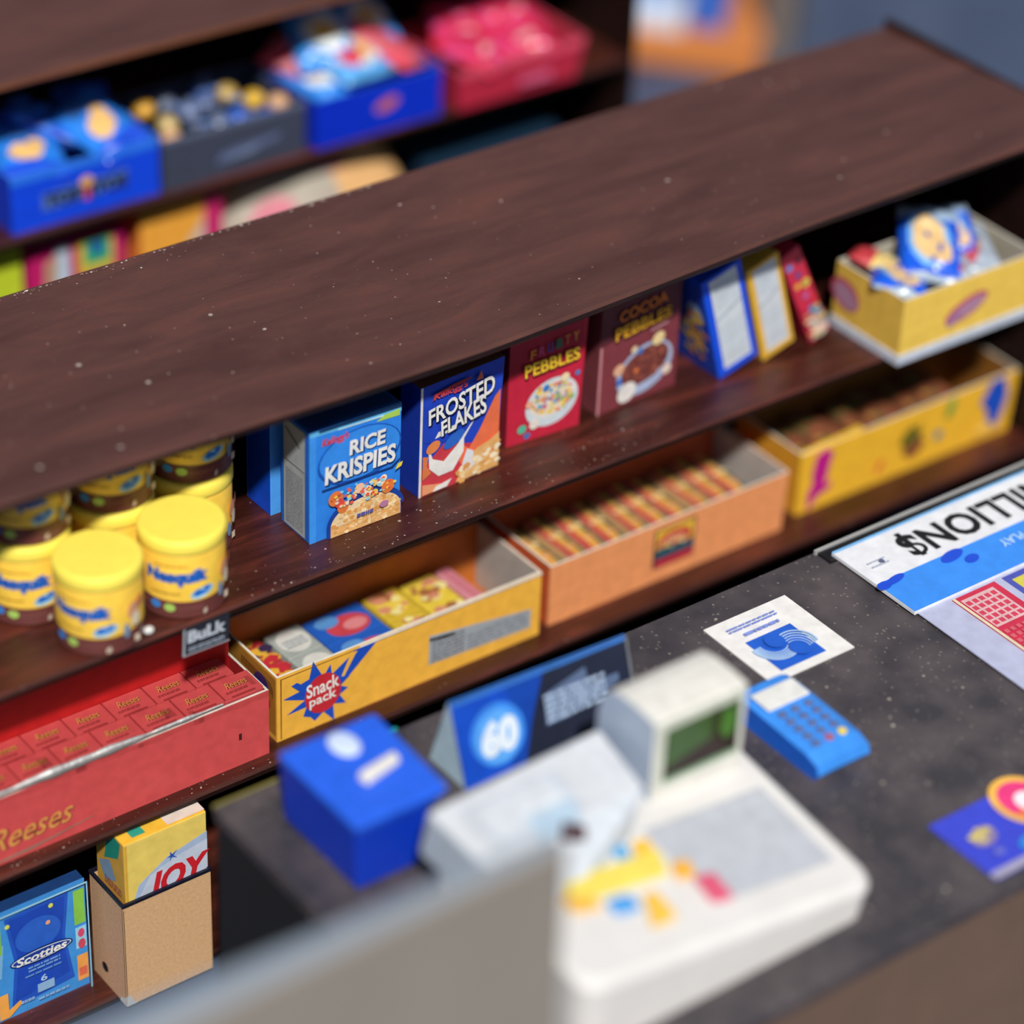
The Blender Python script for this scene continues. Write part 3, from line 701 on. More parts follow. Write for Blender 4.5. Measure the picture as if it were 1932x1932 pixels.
p.rect(.02, .12, .03, .26, M('#f0a850')); p.poly([(.12, .03), (.27, .12), (.24, .15), (.12, .10)], M('#f0a850'))
for u, v in ((.16, .87), (.62, .90), (.58, .76)): p.ell(u, v, .025, .02, M('#d8e060' if v > .8 else '#e8a888'))
p.ell(.49, .505, .335, .062, M('#102868')); p.ell(.49, .505, .32, .05, M('#c8d4e8')); p.ell(.49, .505, .305, .042, M('#1a3a94'))
p.text('Scotties', .22, .468, .54, .075, WHITE, bold=.03, shear=.15)
p.bars(.34, .68, .38, .44, 2, M('#6c9ce0'), .6); p.bars(.3, .7, .34, .37, 1, M('#5a8cd8'), .6); p.text('6', .46, .25, .07, .06, M('#a8c8ec'), bold=.03)
p.rect(.42, .60, .16, .24, M('#8cb4dc')); p.bars(.24, .38, .12, .16, 1, M('#88b0e8'), .7); p.bars(.42, .75, .09, .13, 1, M('#88b0e8'), .6)
p.rect(0, 1, .985, 1, M('#a4d8f0')); p.rect(.985, 1, 0, 1, M('#8cc8ec')); p.build('front_print', t)
# kraft sleeve and the yellow pack standing in it
KR = M('#d2aa80', .75, .12, 120)
t = thing('cardboard_sleeve', 'brown cardboard sleeve with black rim and a black dot on its side', 'cardboard box', (-.567, -.047, -.985))
W, D, H = .232, .15, .305; b = MB()
b.box(0, W, 0, .004, 0, H, KR); b.box(0, W, D-.004, D, 0, H, KR); b.box(0, .004, .004, D-.004, 0, H, M('#c49a78', .75, .12, 120)); b.box(W-.004, W, .004, D-.004, 0, H, KR); b.box(.004, W-.004, .004, D-.004, 0, .004, KR)
b.build('sleeve_body', t)
b = MB()
for a in ((-.002, W+.002, -.002, .005), (-.002, W+.002, D-.005, D+.002), (-.002, .005, .005, D-.005), (W-.005, W+.002, .005, D-.005)): b.box(*a, H-.002, H+.006, M('#16182a', .4))
b.build('black_rim', t)
p = left(D, H); p.ell(.36, .17, .09, .045, M('#15161a')); p.poly([(.8, .0), (1, 0), (1, .10), (.95, .07), (.85, .05)], M('#c4c8c8')); p.rect(.985, 1, .1, 1, M('#6a4c34')); p.build('side_print', t)
p = front(W, H); p.poly([(0, 0), (.12, 0), (.08, .03), (.05, .09), (0, .12)], M('#b8bcbc')); p.rect(0, .008, .1, .97, M('#5c4430')); p.build('front_print', t)
LY = M('#ead06c', .4)
W2, D2, H2 = .216, .128, .47
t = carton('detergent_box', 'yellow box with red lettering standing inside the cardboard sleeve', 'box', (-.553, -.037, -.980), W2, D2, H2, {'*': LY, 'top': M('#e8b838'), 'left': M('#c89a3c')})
p = front(W2, H2); p.rect(0, .99, .64, .99, LY); p.poly([(.1, .64), (.16, .72), (.5, .82), (1, .88), (1, .64)], M('#a8bcdc')); p.poly([(.16, .64), (.3, .75), (.6, .80), (1, .83), (1, .64)], M('#c4cfe4'))
p.text('JOY', .24, .555, .80, .20, RED, bold=.045, shear=.3, rot=.03); p.rect(0, .03, .6, 1, M('#d8a83c'))
star(p, .56, .82, .004, .016, 5, M('#1e50b8'), 5); p.build('front_print', t)
p = left(D2, H2); p.poly([(.3, .8), (.8, .88), (.9, .99), (.6, 1), (.4, .92)], M('#1e8a78')); p.poly([(.1, .75), (.5, .82), (.7, .72), (.3, .66)], M('#7a94b0')); p.bars(.3, .9, .65, .70, 3, M('#8a3a50'), .5); p.build('side_print', t)
p = topf(W2, D2, H2); p.rect(.14, .3, .1, .7, M('#2a9a84')); p.rect(.55, 1, .05, .9, M('#d8ccc0')); p.rect(.62, 1, .45, .95, M('#c03a5a')); p.build('top_print', t)
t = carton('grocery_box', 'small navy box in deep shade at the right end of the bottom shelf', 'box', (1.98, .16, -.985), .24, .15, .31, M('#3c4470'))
p = front(.24, .31); p.bars(.1, .85, .5, .9, 4, M('#565f94'), .6); p.build('front_print', t)

# ================================================================== POTATO CHIP TRAY (yellow, right)
def bag(name, label, cat, group, loc, rot, L, Wd, T, art, seed=0, nu=26, nv=34):
    """pillow pack lying flat: u across, v along; crimped short ends"""
    t = thing(name, label, cat, loc, rot, group); rr = random.Random(seed); ph = [rr.random()*6 for _ in range(4)]
    for side, nm in ((1, 'front_panel'), (-1, 'back_panel')):
        b = MB(); n = 0
        for j in range(nv+1):
            for i in range(nu+1):
                u, v = i/nu, j/nv; a, c = abs(2*u-1), abs(2*v-1)
                h = T*.5*max(0, 1-a**3)**.6*max(0, 1-c**4)**.7
                wr = .010*T/.06*(math.sin(9*u+ph[0]+5*v)*math.sin(11*v+ph[1])+.5*math.sin(25*v+ph[2]+8*u))*max(0, 1-a**2)*(.4+.6*c)
                pin = 1-.10*c**6
                b.v.append(((u-.5)*Wd*(1-.06*math.cos(3.1416*(v-.5))*a)*pin*1.0, (v-.5)*L, side*(h+(wr if h > 0 else 0))+T*.5))
        for j in range(nv):
            for i in range(nu):
                q = (j*(nu+1)+i, j*(nu+1)+i+1, (j+1)*(nu+1)+i+1, (j+1)*(nu+1)+i)
                b.f.append(q if side > 0 else tuple(reversed(q))); b.m.append(b.mi(art((i+.5)/nu, (j+.5)/nv, side))); b.sm.append(True)
        b.build(nm, t)
    return t
def E_(u, v, cu, cv, ru, rv, rot=0):
    x, y = u-cu, v-cv; X = x*math.cos(rot)+y*math.sin(rot); Y = -x*math.sin(rot)+y*math.cos(rot)
    return (X/ru)**2+(Y/rv)**2 < 1
GL = dict(rough=.28, spec=.6)
def gm(c): return M(c, .28, .08, 30, .6)
def art_cook(u, v, s):
    if v < .05 or v > .95: return gm('#a8b8c8')
    if E_(u, v, .42, .55, .05, .05) or E_(u, v, .62, .38, .05, .05) or E_(u, v, .5, .2, .05, .04): return gm('#2048b8')
    if E_(u, v, .45, .5, .26, .30, .5) or E_(u, v, .62, .33, .2, .16): return gm('#e8c48c')
    if E_(u, v, .45, .5, .34, .36, .5): return gm('#7ab8ec')
    if v > .8: return gm('#9cb4d0')
    return gm('#1c5ce0')
def art_silver(u, v, s):
    if E_(u, v, .4, .3, .3, .12, .3): return gm('#b84858')
    if E_(u, v, .5, .45, .3, .12, .3): return gm('#b08868')
    if E_(u, v, .55, .7, .3, .06, -.4): return gm('#4a6484')
    return gm('#a4b0c0')
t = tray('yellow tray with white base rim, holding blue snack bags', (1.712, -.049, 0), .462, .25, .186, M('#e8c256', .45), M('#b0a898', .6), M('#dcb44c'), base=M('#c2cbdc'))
p = Print((0, -.0005, 0), (1, 0, 0), (0, 0, 1), .462, .186); p.ell(.49, .52, .165, .16, M('#b8485c'), rot=.30); p.ell(.49, .50, .15, .11, M('#a8809c'), rot=.30); p.ell(.40, .40, .06, .08, M('#a07098'), rot=.3); p.build('front_print', t)
p = Print((-.0005, .25, 0), (0, -1, 0), (0, 0, 1), .25, .186); p.ell(.16, .56, .22, .22, M('#b8485c'), rot=-.35); p.ell(.17, .54, .19, .16, M('#a8809c'), rot=-.35); p.build('side_print', t)
bl = [((1.805, .078, .135), (-.12, .22, -.75), .21, .16, .05, art_cook, 'blue snack bag with cream biscuits, at the left corner of the yellow tray'),
      ((1.945, .120, .175), (.35, .12, -.62), .25, .17, .06, art_cook, 'blue snack bag with cream biscuits, highest in the yellow tray'),
      ((1.950, .062, .14), (.05, -.05, .9), .14, .12, .045, art_silver, 'silver and red snack bag at the front of the yellow tray'),
      ((2.075, .085, .135), (.15, -.30, -.5), .20, .13, .045, art_silver, 'silver snack bag against the right side of the yellow tray'),
      ((1.800, .150, .150), (.25, .15, .5), .15, .10, .045, lambda u, v, s: gm('#e8cc80') if v < .6 else gm('#c04048'), 'cream and red snack bag at the back left of the yellow tray'),
      ((2.065, .150, .165), (.4, -.1, -.5), .18, .12, .045, art_cook, 'blue snack bag at the back right of the yellow tray')]
for i, (l, r, L_, W_, T_, a, lab) in enumerate(bl): bag('snack_bag', lab, 'snack bag', 'snack bags in the yellow tray', l, r, L_, W_, T_, a, i)

# ================================================================== BACK UNIT TRAYS
def art_tost(u, v, s):
    if E_(u, v, .45, .42, .26, .17, .3) or E_(u, v, .6, .55, .15, .12): return gm('#f0c888') if (u*17+v*13) % 1 < .7 else gm('#f0b050')
    if E_(u, v, .5, .75, .35, .08): return gm('#3a6ab8')
    return gm('#2c84ee') if v > .2 else gm('#1c50d8')
def art_dk(u, v, s): return gm('#1c50c8') if (u+v*2) % .6 < .4 else gm('#2a74e4')
B1 = M('#1448e8', .4)
t = tray('bright blue tray with dark lettering, full of tortilla chip bags', (.172, 1.735, 0), .452, .30, .168, B1, M('#1c4cc0'), M('#0c38c8'), rimc='#3c84f4')
p = Print((0, -.0004, 0), (1, 0, 0), (0, 0, 1), .452, .168); p.rect(0, 1, .86, 1, M('#2c78f4')); p.poly([(.2, .28), (.5, .30), (.78, .36), (.78, .64), (.7, .60), (.5, .62), (.2, .58)], M('#5070b8'))
p.text('TOSTITOS', .22, .30, .56, .26, M('#1c2038'), bold=.06); p.ell(.50, .60, .045, .09, M('#e8b060')); p.rect(.48, .52, .28, .5, M('#c83c50')); p.build('front_print', t)
for i, (l, r, L_, W_, T_, a, lab) in enumerate([((.290, 1.855, .125), (.12, .05, -.30), .22, .20, .06, art_tost, 'at the front left'), ((.51, 1.865, .145), (.26, -.16, .30), .24, .18, .07, art_tost, 'at the front right'),
        ((.40, 1.95, .15), (.4, .15, 1.0), .26, .16, .06, art_dk, 'across the middle'), ((.30, 1.97, .13), (.3, .3, .2), .24, .16, .06, art_dk, 'at the back left'), ((.52, 1.97, .14), (.3, -.1, -.5), .24, .16, .06, art_dk, 'at the back right')]):
    bag('chip_bag', 'blue tortilla chip bag %s of the dark lettered blue tray' % lab, 'chip bag', 'chip bags in the dark lettered blue tray', l, r, L_, W_, T_, a, 20+i)
t = tray('grey cardboard tray of wrapped lollipops between the two blue trays', (.632, 1.728, 0), .462, .30, .155, M('#3c4256', .6), M('#2c3550'), M('#2a3044'), rimc='#6c7694')
p = Print((0, -.0004, 0), (1, 0, 0), (0, 0, 1), .462, .155); p.rect(0, 1, .9, 1, M('#5a627c')); p.poly([(.36, .22), (.45, .30), (.8, .42), (.84, .55), (.6, .52), (.4, .46)], M('#5c6a90')); p.poly([(.42, .28), (.5, .36), (.7, .44), (.62, .34)], M('#8290b4'))
p.build('front_print', t)
rr = random.Random(3)
lp = [(.70, 1.93, .15, '#e0a83c'), (.72, 1.85, .13, '#c8b078'), (.70, 1.78, .12, '#d8a880'), (.78, 1.95, .14, '#8894b0'), (.80, 1.87, .14, '#7080a8'), (.86, 1.80, .12, '#6a7898'), (.88, 1.90, .13, '#5c6c94'), (.93, 1.80, .12, '#2c60c8'), (.95, 1.92, .14, '#c8a860'), (1.00, 1.84, .14, '#e0b43c'), (1.05, 1.80, .13, '#d8a880'), (.99, 1.76, .12, '#2c60c8'), (.90, 1.97, .14, '#3c66b8'), (.82, 1.77, .11, '#3a4258')]
for i, (x, y, z, c) in enumerate(lp):
    nm = {'#e0a83c': 'amber', '#c8b078': 'tan', '#d8a880': 'peach', '#8894b0': 'pale grey blue', '#7080a8': 'grey blue', '#6a7898': 'slate blue', '#5c6c94': 'dusky blue', '#2c60c8': 'bright blue', '#c8a860': 'straw', '#e0b43c': 'yellow', '#3c66b8': 'mid blue', '#3a4258': 'charcoal'}[c]
    t = thing('lollipop', '%s wrapped lollipop in the %s half of the grey tray, %s' % (nm, 'left' if x < .86 else 'right', 'near its front edge' if y < 1.83 else 'toward its back'), 'lollipop', (x, y, z-.03), (rr.uniform(-.3, .3), rr.uniform(-.3, .3), rr.uniform(.6, 2.6)), 'lollipops in the grey tray')
    b = MB(); b.ball((0, 0, .03), .032, gm(c), 1, 1, .85); b.ball((.036, 0, .03), .018, gm('#3c74c8'), 1, .7, .6, 10, 6); b.build('candy_head', t)
    b = MB(); b.tube([(.03, 0, .03), (.085, .01, .035)], .009, M('#6c7898')); b.build('stick', t)
def art_mix(k):
    def a(u, v, s):
        if k == 0:
            if E_(u, v, .35, .35, .2, .2): return gm('#d84058')
            if E_(u, v, .65, .4, .15, .16): return gm('#f0c070')
            return gm('#dfe4ea') if E_(u, v, .5, .5, .42, .4) else gm('#5aa8ec')
        if k == 1:
            if E_(u, v, .5, .5, .2, .16): return gm('#f0c468')
            return gm('#d8e4ec') if E_(u, v, .5, .5, .34, .3) else gm('#3c94ec')
        return gm('#d84a5c') if (u+v) % .7 < .45 else gm('#c87884')
    return a
t = tray('deep blue tray with a red oval, heaped with blue white and red bags', (1.121, 1.715, 0), .432, .30, .150, M('#0c30cc', .4), M('#1a4cc8'), M('#0a2cb8'), rimc='#2c68e0')
p = Print((0, -.0004, 0), (1, 0, 0), (0, 0, 1), .432, .15); p.ell(.56, .55, .11, .16, M('#2058d8'), rot=.25); p.ell(.56, .55, .095, .12, M('#c86058'), rot=.25); p.build('front_print', t)
for i, (l, r, L_, W_, T_, k, lab) in enumerate([((1.30, 1.84, .155), (.2, .05, .15), .22, .20, .08, 0, 'white and red snack bag with a blue border, foremost in the deep blue tray'), ((1.27, 1.92, .19), (.35, .05, -.3), .25, .20, .08, 1, 'pale blue snack bag with a yellow spot, topmost in the deep blue tray'), ((1.42, 1.86, .16), (.3, .25, .5), .26, .16, .07, 2, 'red snack bag along the right of the deep blue tray'),
        ((1.44, 1.97, .19), (.45, .1, .0), .22, .18, .07, 1, 'light blue snack bag at the back right of the deep blue tray'), ((1.20, 1.93, .15), (.2, -.2, .5), .20, .15, .06, 2, 'pink and red snack bag at the left of the deep blue tray'), ((1.21, 1.84, .12), (.1, -.2, .2), .2, .13, .05, 1, 'small blue snack bag low at the front left of the deep blue tray')]):
    bag('snack_bag', lab, 'snack bag', 'snack bags in the deep blue tray', l, r, L_, W_, T_, art_mix(k), 40+i)
t = tray('red tray of red snack bags at the right end of the back shelf', (1.605, 1.70, 0), .43, .30, .135, M('#c62c48', .45), M('#b02840'), M('#b02840'), flare=.02, rimc='#d85a74')
p = Print((0, -.0204, 0), (1, 0, 0), (0, -.0, 1), .43, .135, eps=.001)
p.rect(-.02, 1.02, .82, 1, M('#d84c68')); p.bars(.48, .74, .30, .48, 2, M('#e070a0'), .8); p.build('front_print', t)
def art_red(u, v, s):
    if E_(u, v, .5, .35, .2, .06, .3): return gm('#dca8ac')
    return gm('#cc2c4c') if (u*2+v) % .8 < .6 else gm('#d84a8c')
for i, (l, r, lab) in enumerate([((1.72, 1.80, .085), (.2, .1, .4), 'at the front left'), ((1.90, 1.80, .09), (.2, -.1, -.2), 'at the front right'), ((1.75, 1.91, .11), (.4, .1, -.3), 'at the back left'), ((1.92, 1.92, .12), (.4, -.1, .3), 'at the back right')]):
    bag('snack_bag', 'red and pink snack bag %s of the red tray' % lab, 'snack bag', 'snack bags in the red tray', l, r, .22, .19, .07, art_red, 60+i)
# lower shelf of the back unit
t = carton('grocery_box', 'lime green box at the far left of the back shelf, below the blue tray', 'box', (.02, 1.80, -.49), .205, .14, .44, M('#bfd030', .5))
p = front(.205, .44); p.poly([(0, 0), (1, 0), (1, .4), (0, .55)], M('#e0d840')); p.build('front_print', t)
t = carton('grocery_box', 'magenta box with a green square in a yellow frame, on the back shelf', 'box', (.245, 1.80, -.49), .30, .14, .375, M('#c01c68', .5))
p = front(.30, .375); p.poly([(.10, 0), (.42, 0), (.42, 1), (.28, 1)], M('#b8cce0')); p.poly([(.10, 0), (.2, 0), (.30, .95), (.16, .9)], M('#b89078')); p.rect(.50, .88, .70, .99, M('#d8b43c')); p.rect(.57, .84, .78, .98, M('#38b070')); p.rect(.63, .78, .85, .96, M('#2468a8')); p.build('front_print', t)
t = carton('grocery_box', 'orange box with a magenta right edge, on the back shelf', 'box', (.59, 1.79, -.49), .265, .16, .41, {'*': M('#f0a840', .5), 'left': M('#e07838')})
p = front(.265, .41); p.rect(.78, 1, 0, 1, M('#c8246c')); p.poly([(.4, .5), (.78, .55), (.78, .85), (.68, .76), (.55, .66)], M('#c8b8a8')); p.build('front_print', t)
def art_rice(u, v, s):
    if E_(u, v, .2, .4, .12, .2) or E_(u, v, .55, .75, .12, .12) or E_(u, v, .5, .3, .2, .08): return M('#c87888')
    return M('#e0b078') if u > .55 else M('#aca498')
bag('grocery_bag', 'lumpy cream and grey sack with pink marks, lying on the back shelf', 'bag', None, (1.20, 1.90, -.385), (.55, .0, .0), .34, .66, .26, art_rice, 5)
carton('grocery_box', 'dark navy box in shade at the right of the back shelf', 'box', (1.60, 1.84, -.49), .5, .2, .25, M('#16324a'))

# ================================================================== COUNTER
CX0, CX1, CY0, CY1, CZ = -.567, 3.0, -1.56, -.452, -.10
t = thing('counter', 'black speckled checkout counter with a brown front panel', 'counter', (CX0, CY0, -Z0)); zt = CZ+Z0
b = MB(); b.box(0, CX1-CX0, 0, CY1-CY0, zt-.035, zt, COUNTER); b.build('countertop', t, .004)
b = MB(); b.box(.004, CX1-CX0, .012, .03, 0, zt-.035, M('#6a5548', .6, .08, 8)); b.build('front_panel', t)
b = MB(); b.box(.004, .024, .03, CY1-CY0-.01, 0, zt-.035, M('#16181c', .7)); b.build('side_panel', t)
b = MB(); b.box(.024, CX1-CX0, CY1-CY0-.03, CY1-CY0-.01, 0, zt-.035, M('#121214', .7)); b.build('back_panel', t)
b = MB(); b.box(.29, .46, CY1-CY0-.004, CY1-CY0+.004, zt-.012, zt+.004, M('#1f9a90', .3)); o = b.build('edge_tape', t); o['label'] = 'short teal strip on the back edge'
b = MB(); b.box(.0, .19, CY1-CY0-.003, CY1-CY0+.002, zt-.008, zt+.003, M('#8a8040', .4)); o = b.build('edge_tape', t); o['label'] = 'worn yellow strip at the back left corner'
# grey divider in the foreground
t = thing('divider_panel', 'out of focus taupe grey divider rising in front of the counter, lower middle', 'divider', (-1.9, -1.60, -Z0))
b = MB(); b.hexa([(0, 0, 0), (1.331, 0, 0), (1.331, .06, 0), (0, .09, 0), (0, 0, 1.655), (1.331, 0, 1.655), (1.331, .042, 1.655), (0, .092, 1.655)], {'*': M('#8d867e', .7, .04, 4), 'top': M('#8c98a6', .5, .04, 4)})
b.build('panel', t, .012, 3)

# blue box ---------------------------------------------------------------
CB = M('#2460e2', .4)
t = thing('donation_box', 'deep blue square box with a flaring lid at the left end of the counter', 'box', (-.467, -.832, CZ))
b = MB(); b.hexa([(0, 0, 0), (.153, 0, 0), (.153, .27, 0), (0, .27, 0), (-.016, -.016, .165), (.165, -.016, .165), (.165, .262, .165), (-.016, .262, .165)], M('#0c3cc8', .4)); b.build('box_body', t, .008, 3)
b = MB(); b.hexa([(-.020, -.022, .165), (.175, -.022, .165), (.175, .258, .165), (-.020, .258, .165), (-.026, -.030, .196), (.203, -.030, .196), (.215, .254, .196), (-.026, .254, .196)], CB); ld = b.build('lid', t, .010, 3)
b = MB(); b.ball((.098, .195, .200), .032, M('#c8d8f4'), 1, 1.35, .25); b.build('round_sticker', ld)
b = MB(); b.hexa([(.062, .060, .197), (.160, .084, .197), (.165, .118, .197), (.058, .092, .197), (.066, .064, .216), (.160, .088, .213), (.162, .112, .213), (.064, .092, .216)], M('#e6e2d8')); b.build('slot_handle', ld, .006, 3)

# tent card with 60 --------------------------------------------------------
t = thing('tent_card', 'navy tent card with a white 60 in a light blue disc, behind the cash register', 'sign', (-.105, -.70, CZ))
b = MB(); W_ = .46; nv_ = M('#1b2c54', .35)
for i in (0,):
    b.face([(0, 0, 0), (W_, 0, 0), (W_, .06, .176), (-.006, .06, .192)], nv_); b.face([(W_, .13, 0), (0, .13, 0), (-.006, .064, .192), (W_, .064, .176)], M('#9ab0c4'))
    b.face([(-.006, .06, .192), (W_, .06, .176), (W_, .064, .176), (-.006, .064, .192)], M('#4080d8'))
    b.face([(0, 0, 0), (-.006, .06, .192), (-.006, .064, .192), (0, .13, 0)], M('#b8d4e4')); b.face([(W_, 0, 0), (W_, .13, 0), (W_, .064, .176), (W_, .06, .176)], M('#5c6470')); b.face([(0, 0, 0), (0, .13, 0), (W_, .13, 0), (W_, 0, 0)], nv_)
b.build('card', t)
p = Print((0, -.001, 0), (1, 0, 0), (0, .0605, .184), W_, .193, lambda u, v, e: Vector((W_*u-.006*(1-u)*v, .06*v-.0012-e*.95, (.192-.016*u)*v+e*.3)))
p.rect(0, 1, 0, 1, M('#23283a', .3)); p.poly([(0, 0), (.34, 0), (.42, .5), (.52, 1), (0, 1)], M('#1745a8', .3)); p.poly([(0, 0), (.26, 0), (.33, .5), (.3, 1), (0, 1)], M('#184cc0', .3))
p.ell(.22, .47, .15, .36, M('#3a88e8')); p.ell(.22, .45, .125, .30, M('#58a4f0'))
p.text('60', .12, .24, .21, .42, M('#dce8f4'), bold=.07, shear=.12); p.rect(0, 1, .96, 1, M('#3a78cc')); p.rect(.985, 1, 0, 1, M('#6c7078'))
p.poly([(.48, .34), (.50, .70), (.60, .76), (.74, .84), (.75, .62), (.92, .62), (.92, .52), (.80, .44), (.62, .34)], M('#56688a')); p.bars(.49, .84, .36, .72, 5, M('#a4b8d4'), .6)
p.build('front_print', t)

# cash register ------------------------------------------------------------
RW = M('#dedcda', .45, .04, 12); RB = M('#c8d0da', .45)
t = thing('cash_register', 'large cream white cash register with a green display on the counter', 'cash register', (-.39, -1.461, CZ))
# base with two drawer seams
b = MB()
for z0, z1, ins in ((0, .026, .006), (.024, .030, .012), (.030, .056, .003)):
    n = 7; pts = []
    def ringp(ins_):
        R = .045; o = []
        for cx, cy, a0 in ((R+ins_, R+ins_, math.pi), (.735-R-ins_, R+ins_, 1.5*math.pi), (.735-R-ins_, .50-R-ins_, 0), (R+ins_, .50-R-ins_, .5*math.pi)):
            for k in range(n): a = a0+math.pi/2*k/(n-1); o.append((cx+R*math.cos(a), cy+R*math.sin(a)))
        return o
    P_ = ringp(ins); L_ = len(P_)
    for k in range(L_):
        q = (k+1) % L_; b.face([(P_[k][0], P_[k][1], z0), (P_[q][0], P_[q][1], z0), (P_[q][0], P_[q][1], z1), (P_[k][0], P_[k][1], z1)], RW if z1 != .030 else M('#8e8078'), False)
    b.face([(x, y, z1) for x, y in P_], RW)
b.build('drawer', t)
# sloping keyboard deck: corners rise toward the back, lower at the right
def deckz(x, y): return .205-.055*(x/.735)-.055*(1-min(1, y/.40))*(.4+.6*x/.735) - .012*(x/.735)
b = MB(); n = 14; R = .05
def rim(ins):
    o = []
    for cx, cy, a0 in ((R+ins, R+ins, math.pi), (.742-R-ins, R+ins, 1.5*math.pi), (.742-R-ins, .50-R-ins, 0), (R+ins, .50-R-ins, .5*math.pi)):
        for k in range(7): a = a0+math.pi/2*k/6; o.append((cx+R*math.cos(a), cy+R*math.sin(a)))
    return o
o0, o1, o2 = rim(0), rim(.006), rim(.016); L_ = len(o0)
for k in range(L_):
    q = (k+1) % L_
    A0 = [(*o1[k], .054), (*o1[q], .054), (*o0[q], .060), (*o0[k], .060)]; b.face(A0, RW, True)
    z = lambda pt, d: deckz(pt[0], pt[1])-d
    b.face([(*o0[k], .060), (*o0[q], .060), (*o0[q], z(o0[q], .016)), (*o0[k], z(o0[k], .016))], RW, True)
    b.face([(*o0[k], z(o0[k], .016)), (*o0[q], z(o0[q], .016)), (*o1[q], z(o1[q], .005)), (*o1[k], z(o1[k], .005))], RW, True)
    b.face([(*o1[k], z(o1[k], .005)), (*o1[q], z(o1[q], .005)), (*o2[q], z(o2[q], 0)), (*o2[k], z(o2[k], 0))], RW, True)
c = (.37, .25, deckz(.37, .25))
for k in range(L_):
    q = (k+1) % L_; b.face([(*o2[k], deckz(*o2[k])), (*o2[q], deckz(*o2[q])), c], RW)
deck = b.build('keyboard_deck', t)
# printer cover: flat raised plate at the back left
b = MB(); b.hexa([(-.004, .15, .13), (.34, .30, .13), (.34, .535, .13), (-.004, .535, .13), (-.002, .30, .258), (.40, .33, .256), (.44, .53, .256), (.0, .51, .256)], {'*': RB, 'top': M('#d4d8de', .45), 'left': M('#b8c4d2', .5)}); pc = b.build('printer_cover', t, .014, 3)
p = Print((0.0, .30, .2575), (1, 0, 0), (0, 1, 0), .42, .21)
p.poly([(.12, .2), (.62, .2), (.66, .82), (.12, .82)], M('#c2cad6')); p.poly([(.15, .26), (.58, .26), (.61, .76), (.15, .76)], M('#d0d6de')); p.poly([(.3, .05), (.55, .08), (.6, .4), (.34, .38)], M('#b4cce0')); p.poly([(.36, .42), (.58, .42), (.58, .5), (.36, .5)], M('#dde4ea')); p.build('paper_window', pc)
b = MB(); b.hexa([(.165, .298, .250), (.205, .272, .250), (.225, .298, .250), (.195, .335, .250), (.165, .298, .262), (.205, .272, .262), (.225, .298, .262), (.195, .335, .262)], M('#4c3034')); o = b.build('dark_slot', t, .003)
# display head with an arched hood
b = MB(); X0, X1 = .452, .690; hy = [(.376, .352), (.44, .366), (.50, .364), (.545, .350), (.565, .325), (.572, .25)]
zf = .355; hp = [(.376, .10), (.376, zf-.004), (.384, zf), (.43, zf+.004), (.48, zf+.003), (.515, zf-.006), (.54, zf-.03), (.552, zf-.08), (.556, .10)]
for k in range(len(hp)-1):
    a_, c_ = hp[k], hp[k+1]; b.face([(X1, a_[0], a_[1]), (X0, a_[0], a_[1]), (X0, c_[0], c_[1]), (X1, c_[0], c_[1])], M('#dddbd4', .4), k > 1)
b.face([(X0, y, z) for y, z in hp], M('#a9b8cc', .5)); b.face([(X1, y, z) for y, z in reversed(hp)], RW)
dh = b.build('display_head', t)
p = Print((X0, .3755, .175), (1, 0, 0), (0, 0, 1), X1-X0, .18, eps=.001)
p.rect(.03, .97, .03, .97, M('#ccd2c4')); p.rect(.12, .93, .15, .85, M('#2c1c18', .3)); p.poly([(.13, .84), (.92, .84), (.92, .45), (.80, .34), (.72, .50), (.35, .38), (.13, .30)], M('#3c5a2c', .3)); p.ell(.80, .58, .08, .2, M('#4c7a30', .3)); p.rect(.12, .93, .12, .16, M('#5a9464', .3)); p.rect(.64, .70, .5, .84, M('#34261c', .3)); p.build('display_screen', dh)
# keypad areas on the deck
def dk(u, v, e): x, y = u*.735, v*.5; return Vector((x, y, deckz(x, y)+.002+e))
p = Print((0, 0, 0), (1, 0, 0), (0, 1, 0), .735, .5, dk, .0008)
p.rect(.52, .94, .16, .62, M('#b9bdc6'), 6); p.build('key_overlay', deck)
def key_block(nm, c, quad, h=.012):
    b = MB(); q = [(x, y, deckz(x, y)+.001) for x, y in quad]; b.hexa(q+[(x, y, z+h) for x, y, z in q], M(c, .45)); o = b.build('key', deck, .006, 3); o['label'] = nm; return o
key_block('long yellow key row', '#ecd860', [(.125, .195), (.345, .185), (.372, .245), (.14, .262)])
key_block('yellow key', '#f0c040', [(.315, .245), (.362, .238), (.372, .285), (.335, .288)])
key_block('light blue key', '#4aa4dc', [(.28, .262), (.312, .258), (.318, .29), (.288, .292)])
key_block('amber key', '#eeb040', [(.352, .165), (.395, .158), (.41, .20), (.37, .208)])
key_block('pink red key', '#d85a78', [(.375, .085), (.425, .078), (.432, .15), (.385, .155)])
key_block('light blue key near the front', '#4c9ce0', [(.178, .135), (.235, .130), (.238, .172), (.182, .178)])
key_block('amber crescent key', '#f2c24c', [(.218, .078), (.285, .082), (.292, .155), (.262, .16)])
key_block('amber key at the left', '#eeb848', [(.108, .175), (.17, .165), (.165, .215), (.112, .222)])
for i in range(5):
    for j in range(4): key_block('pale grey key', '#bcc0c8', [(.41+i*.056, .10+j*.056), (.452+i*.056, .10+j*.056), (.452+i*.056, .14+j*.056), (.41+i*.056, .14+j*.056)], .0012)

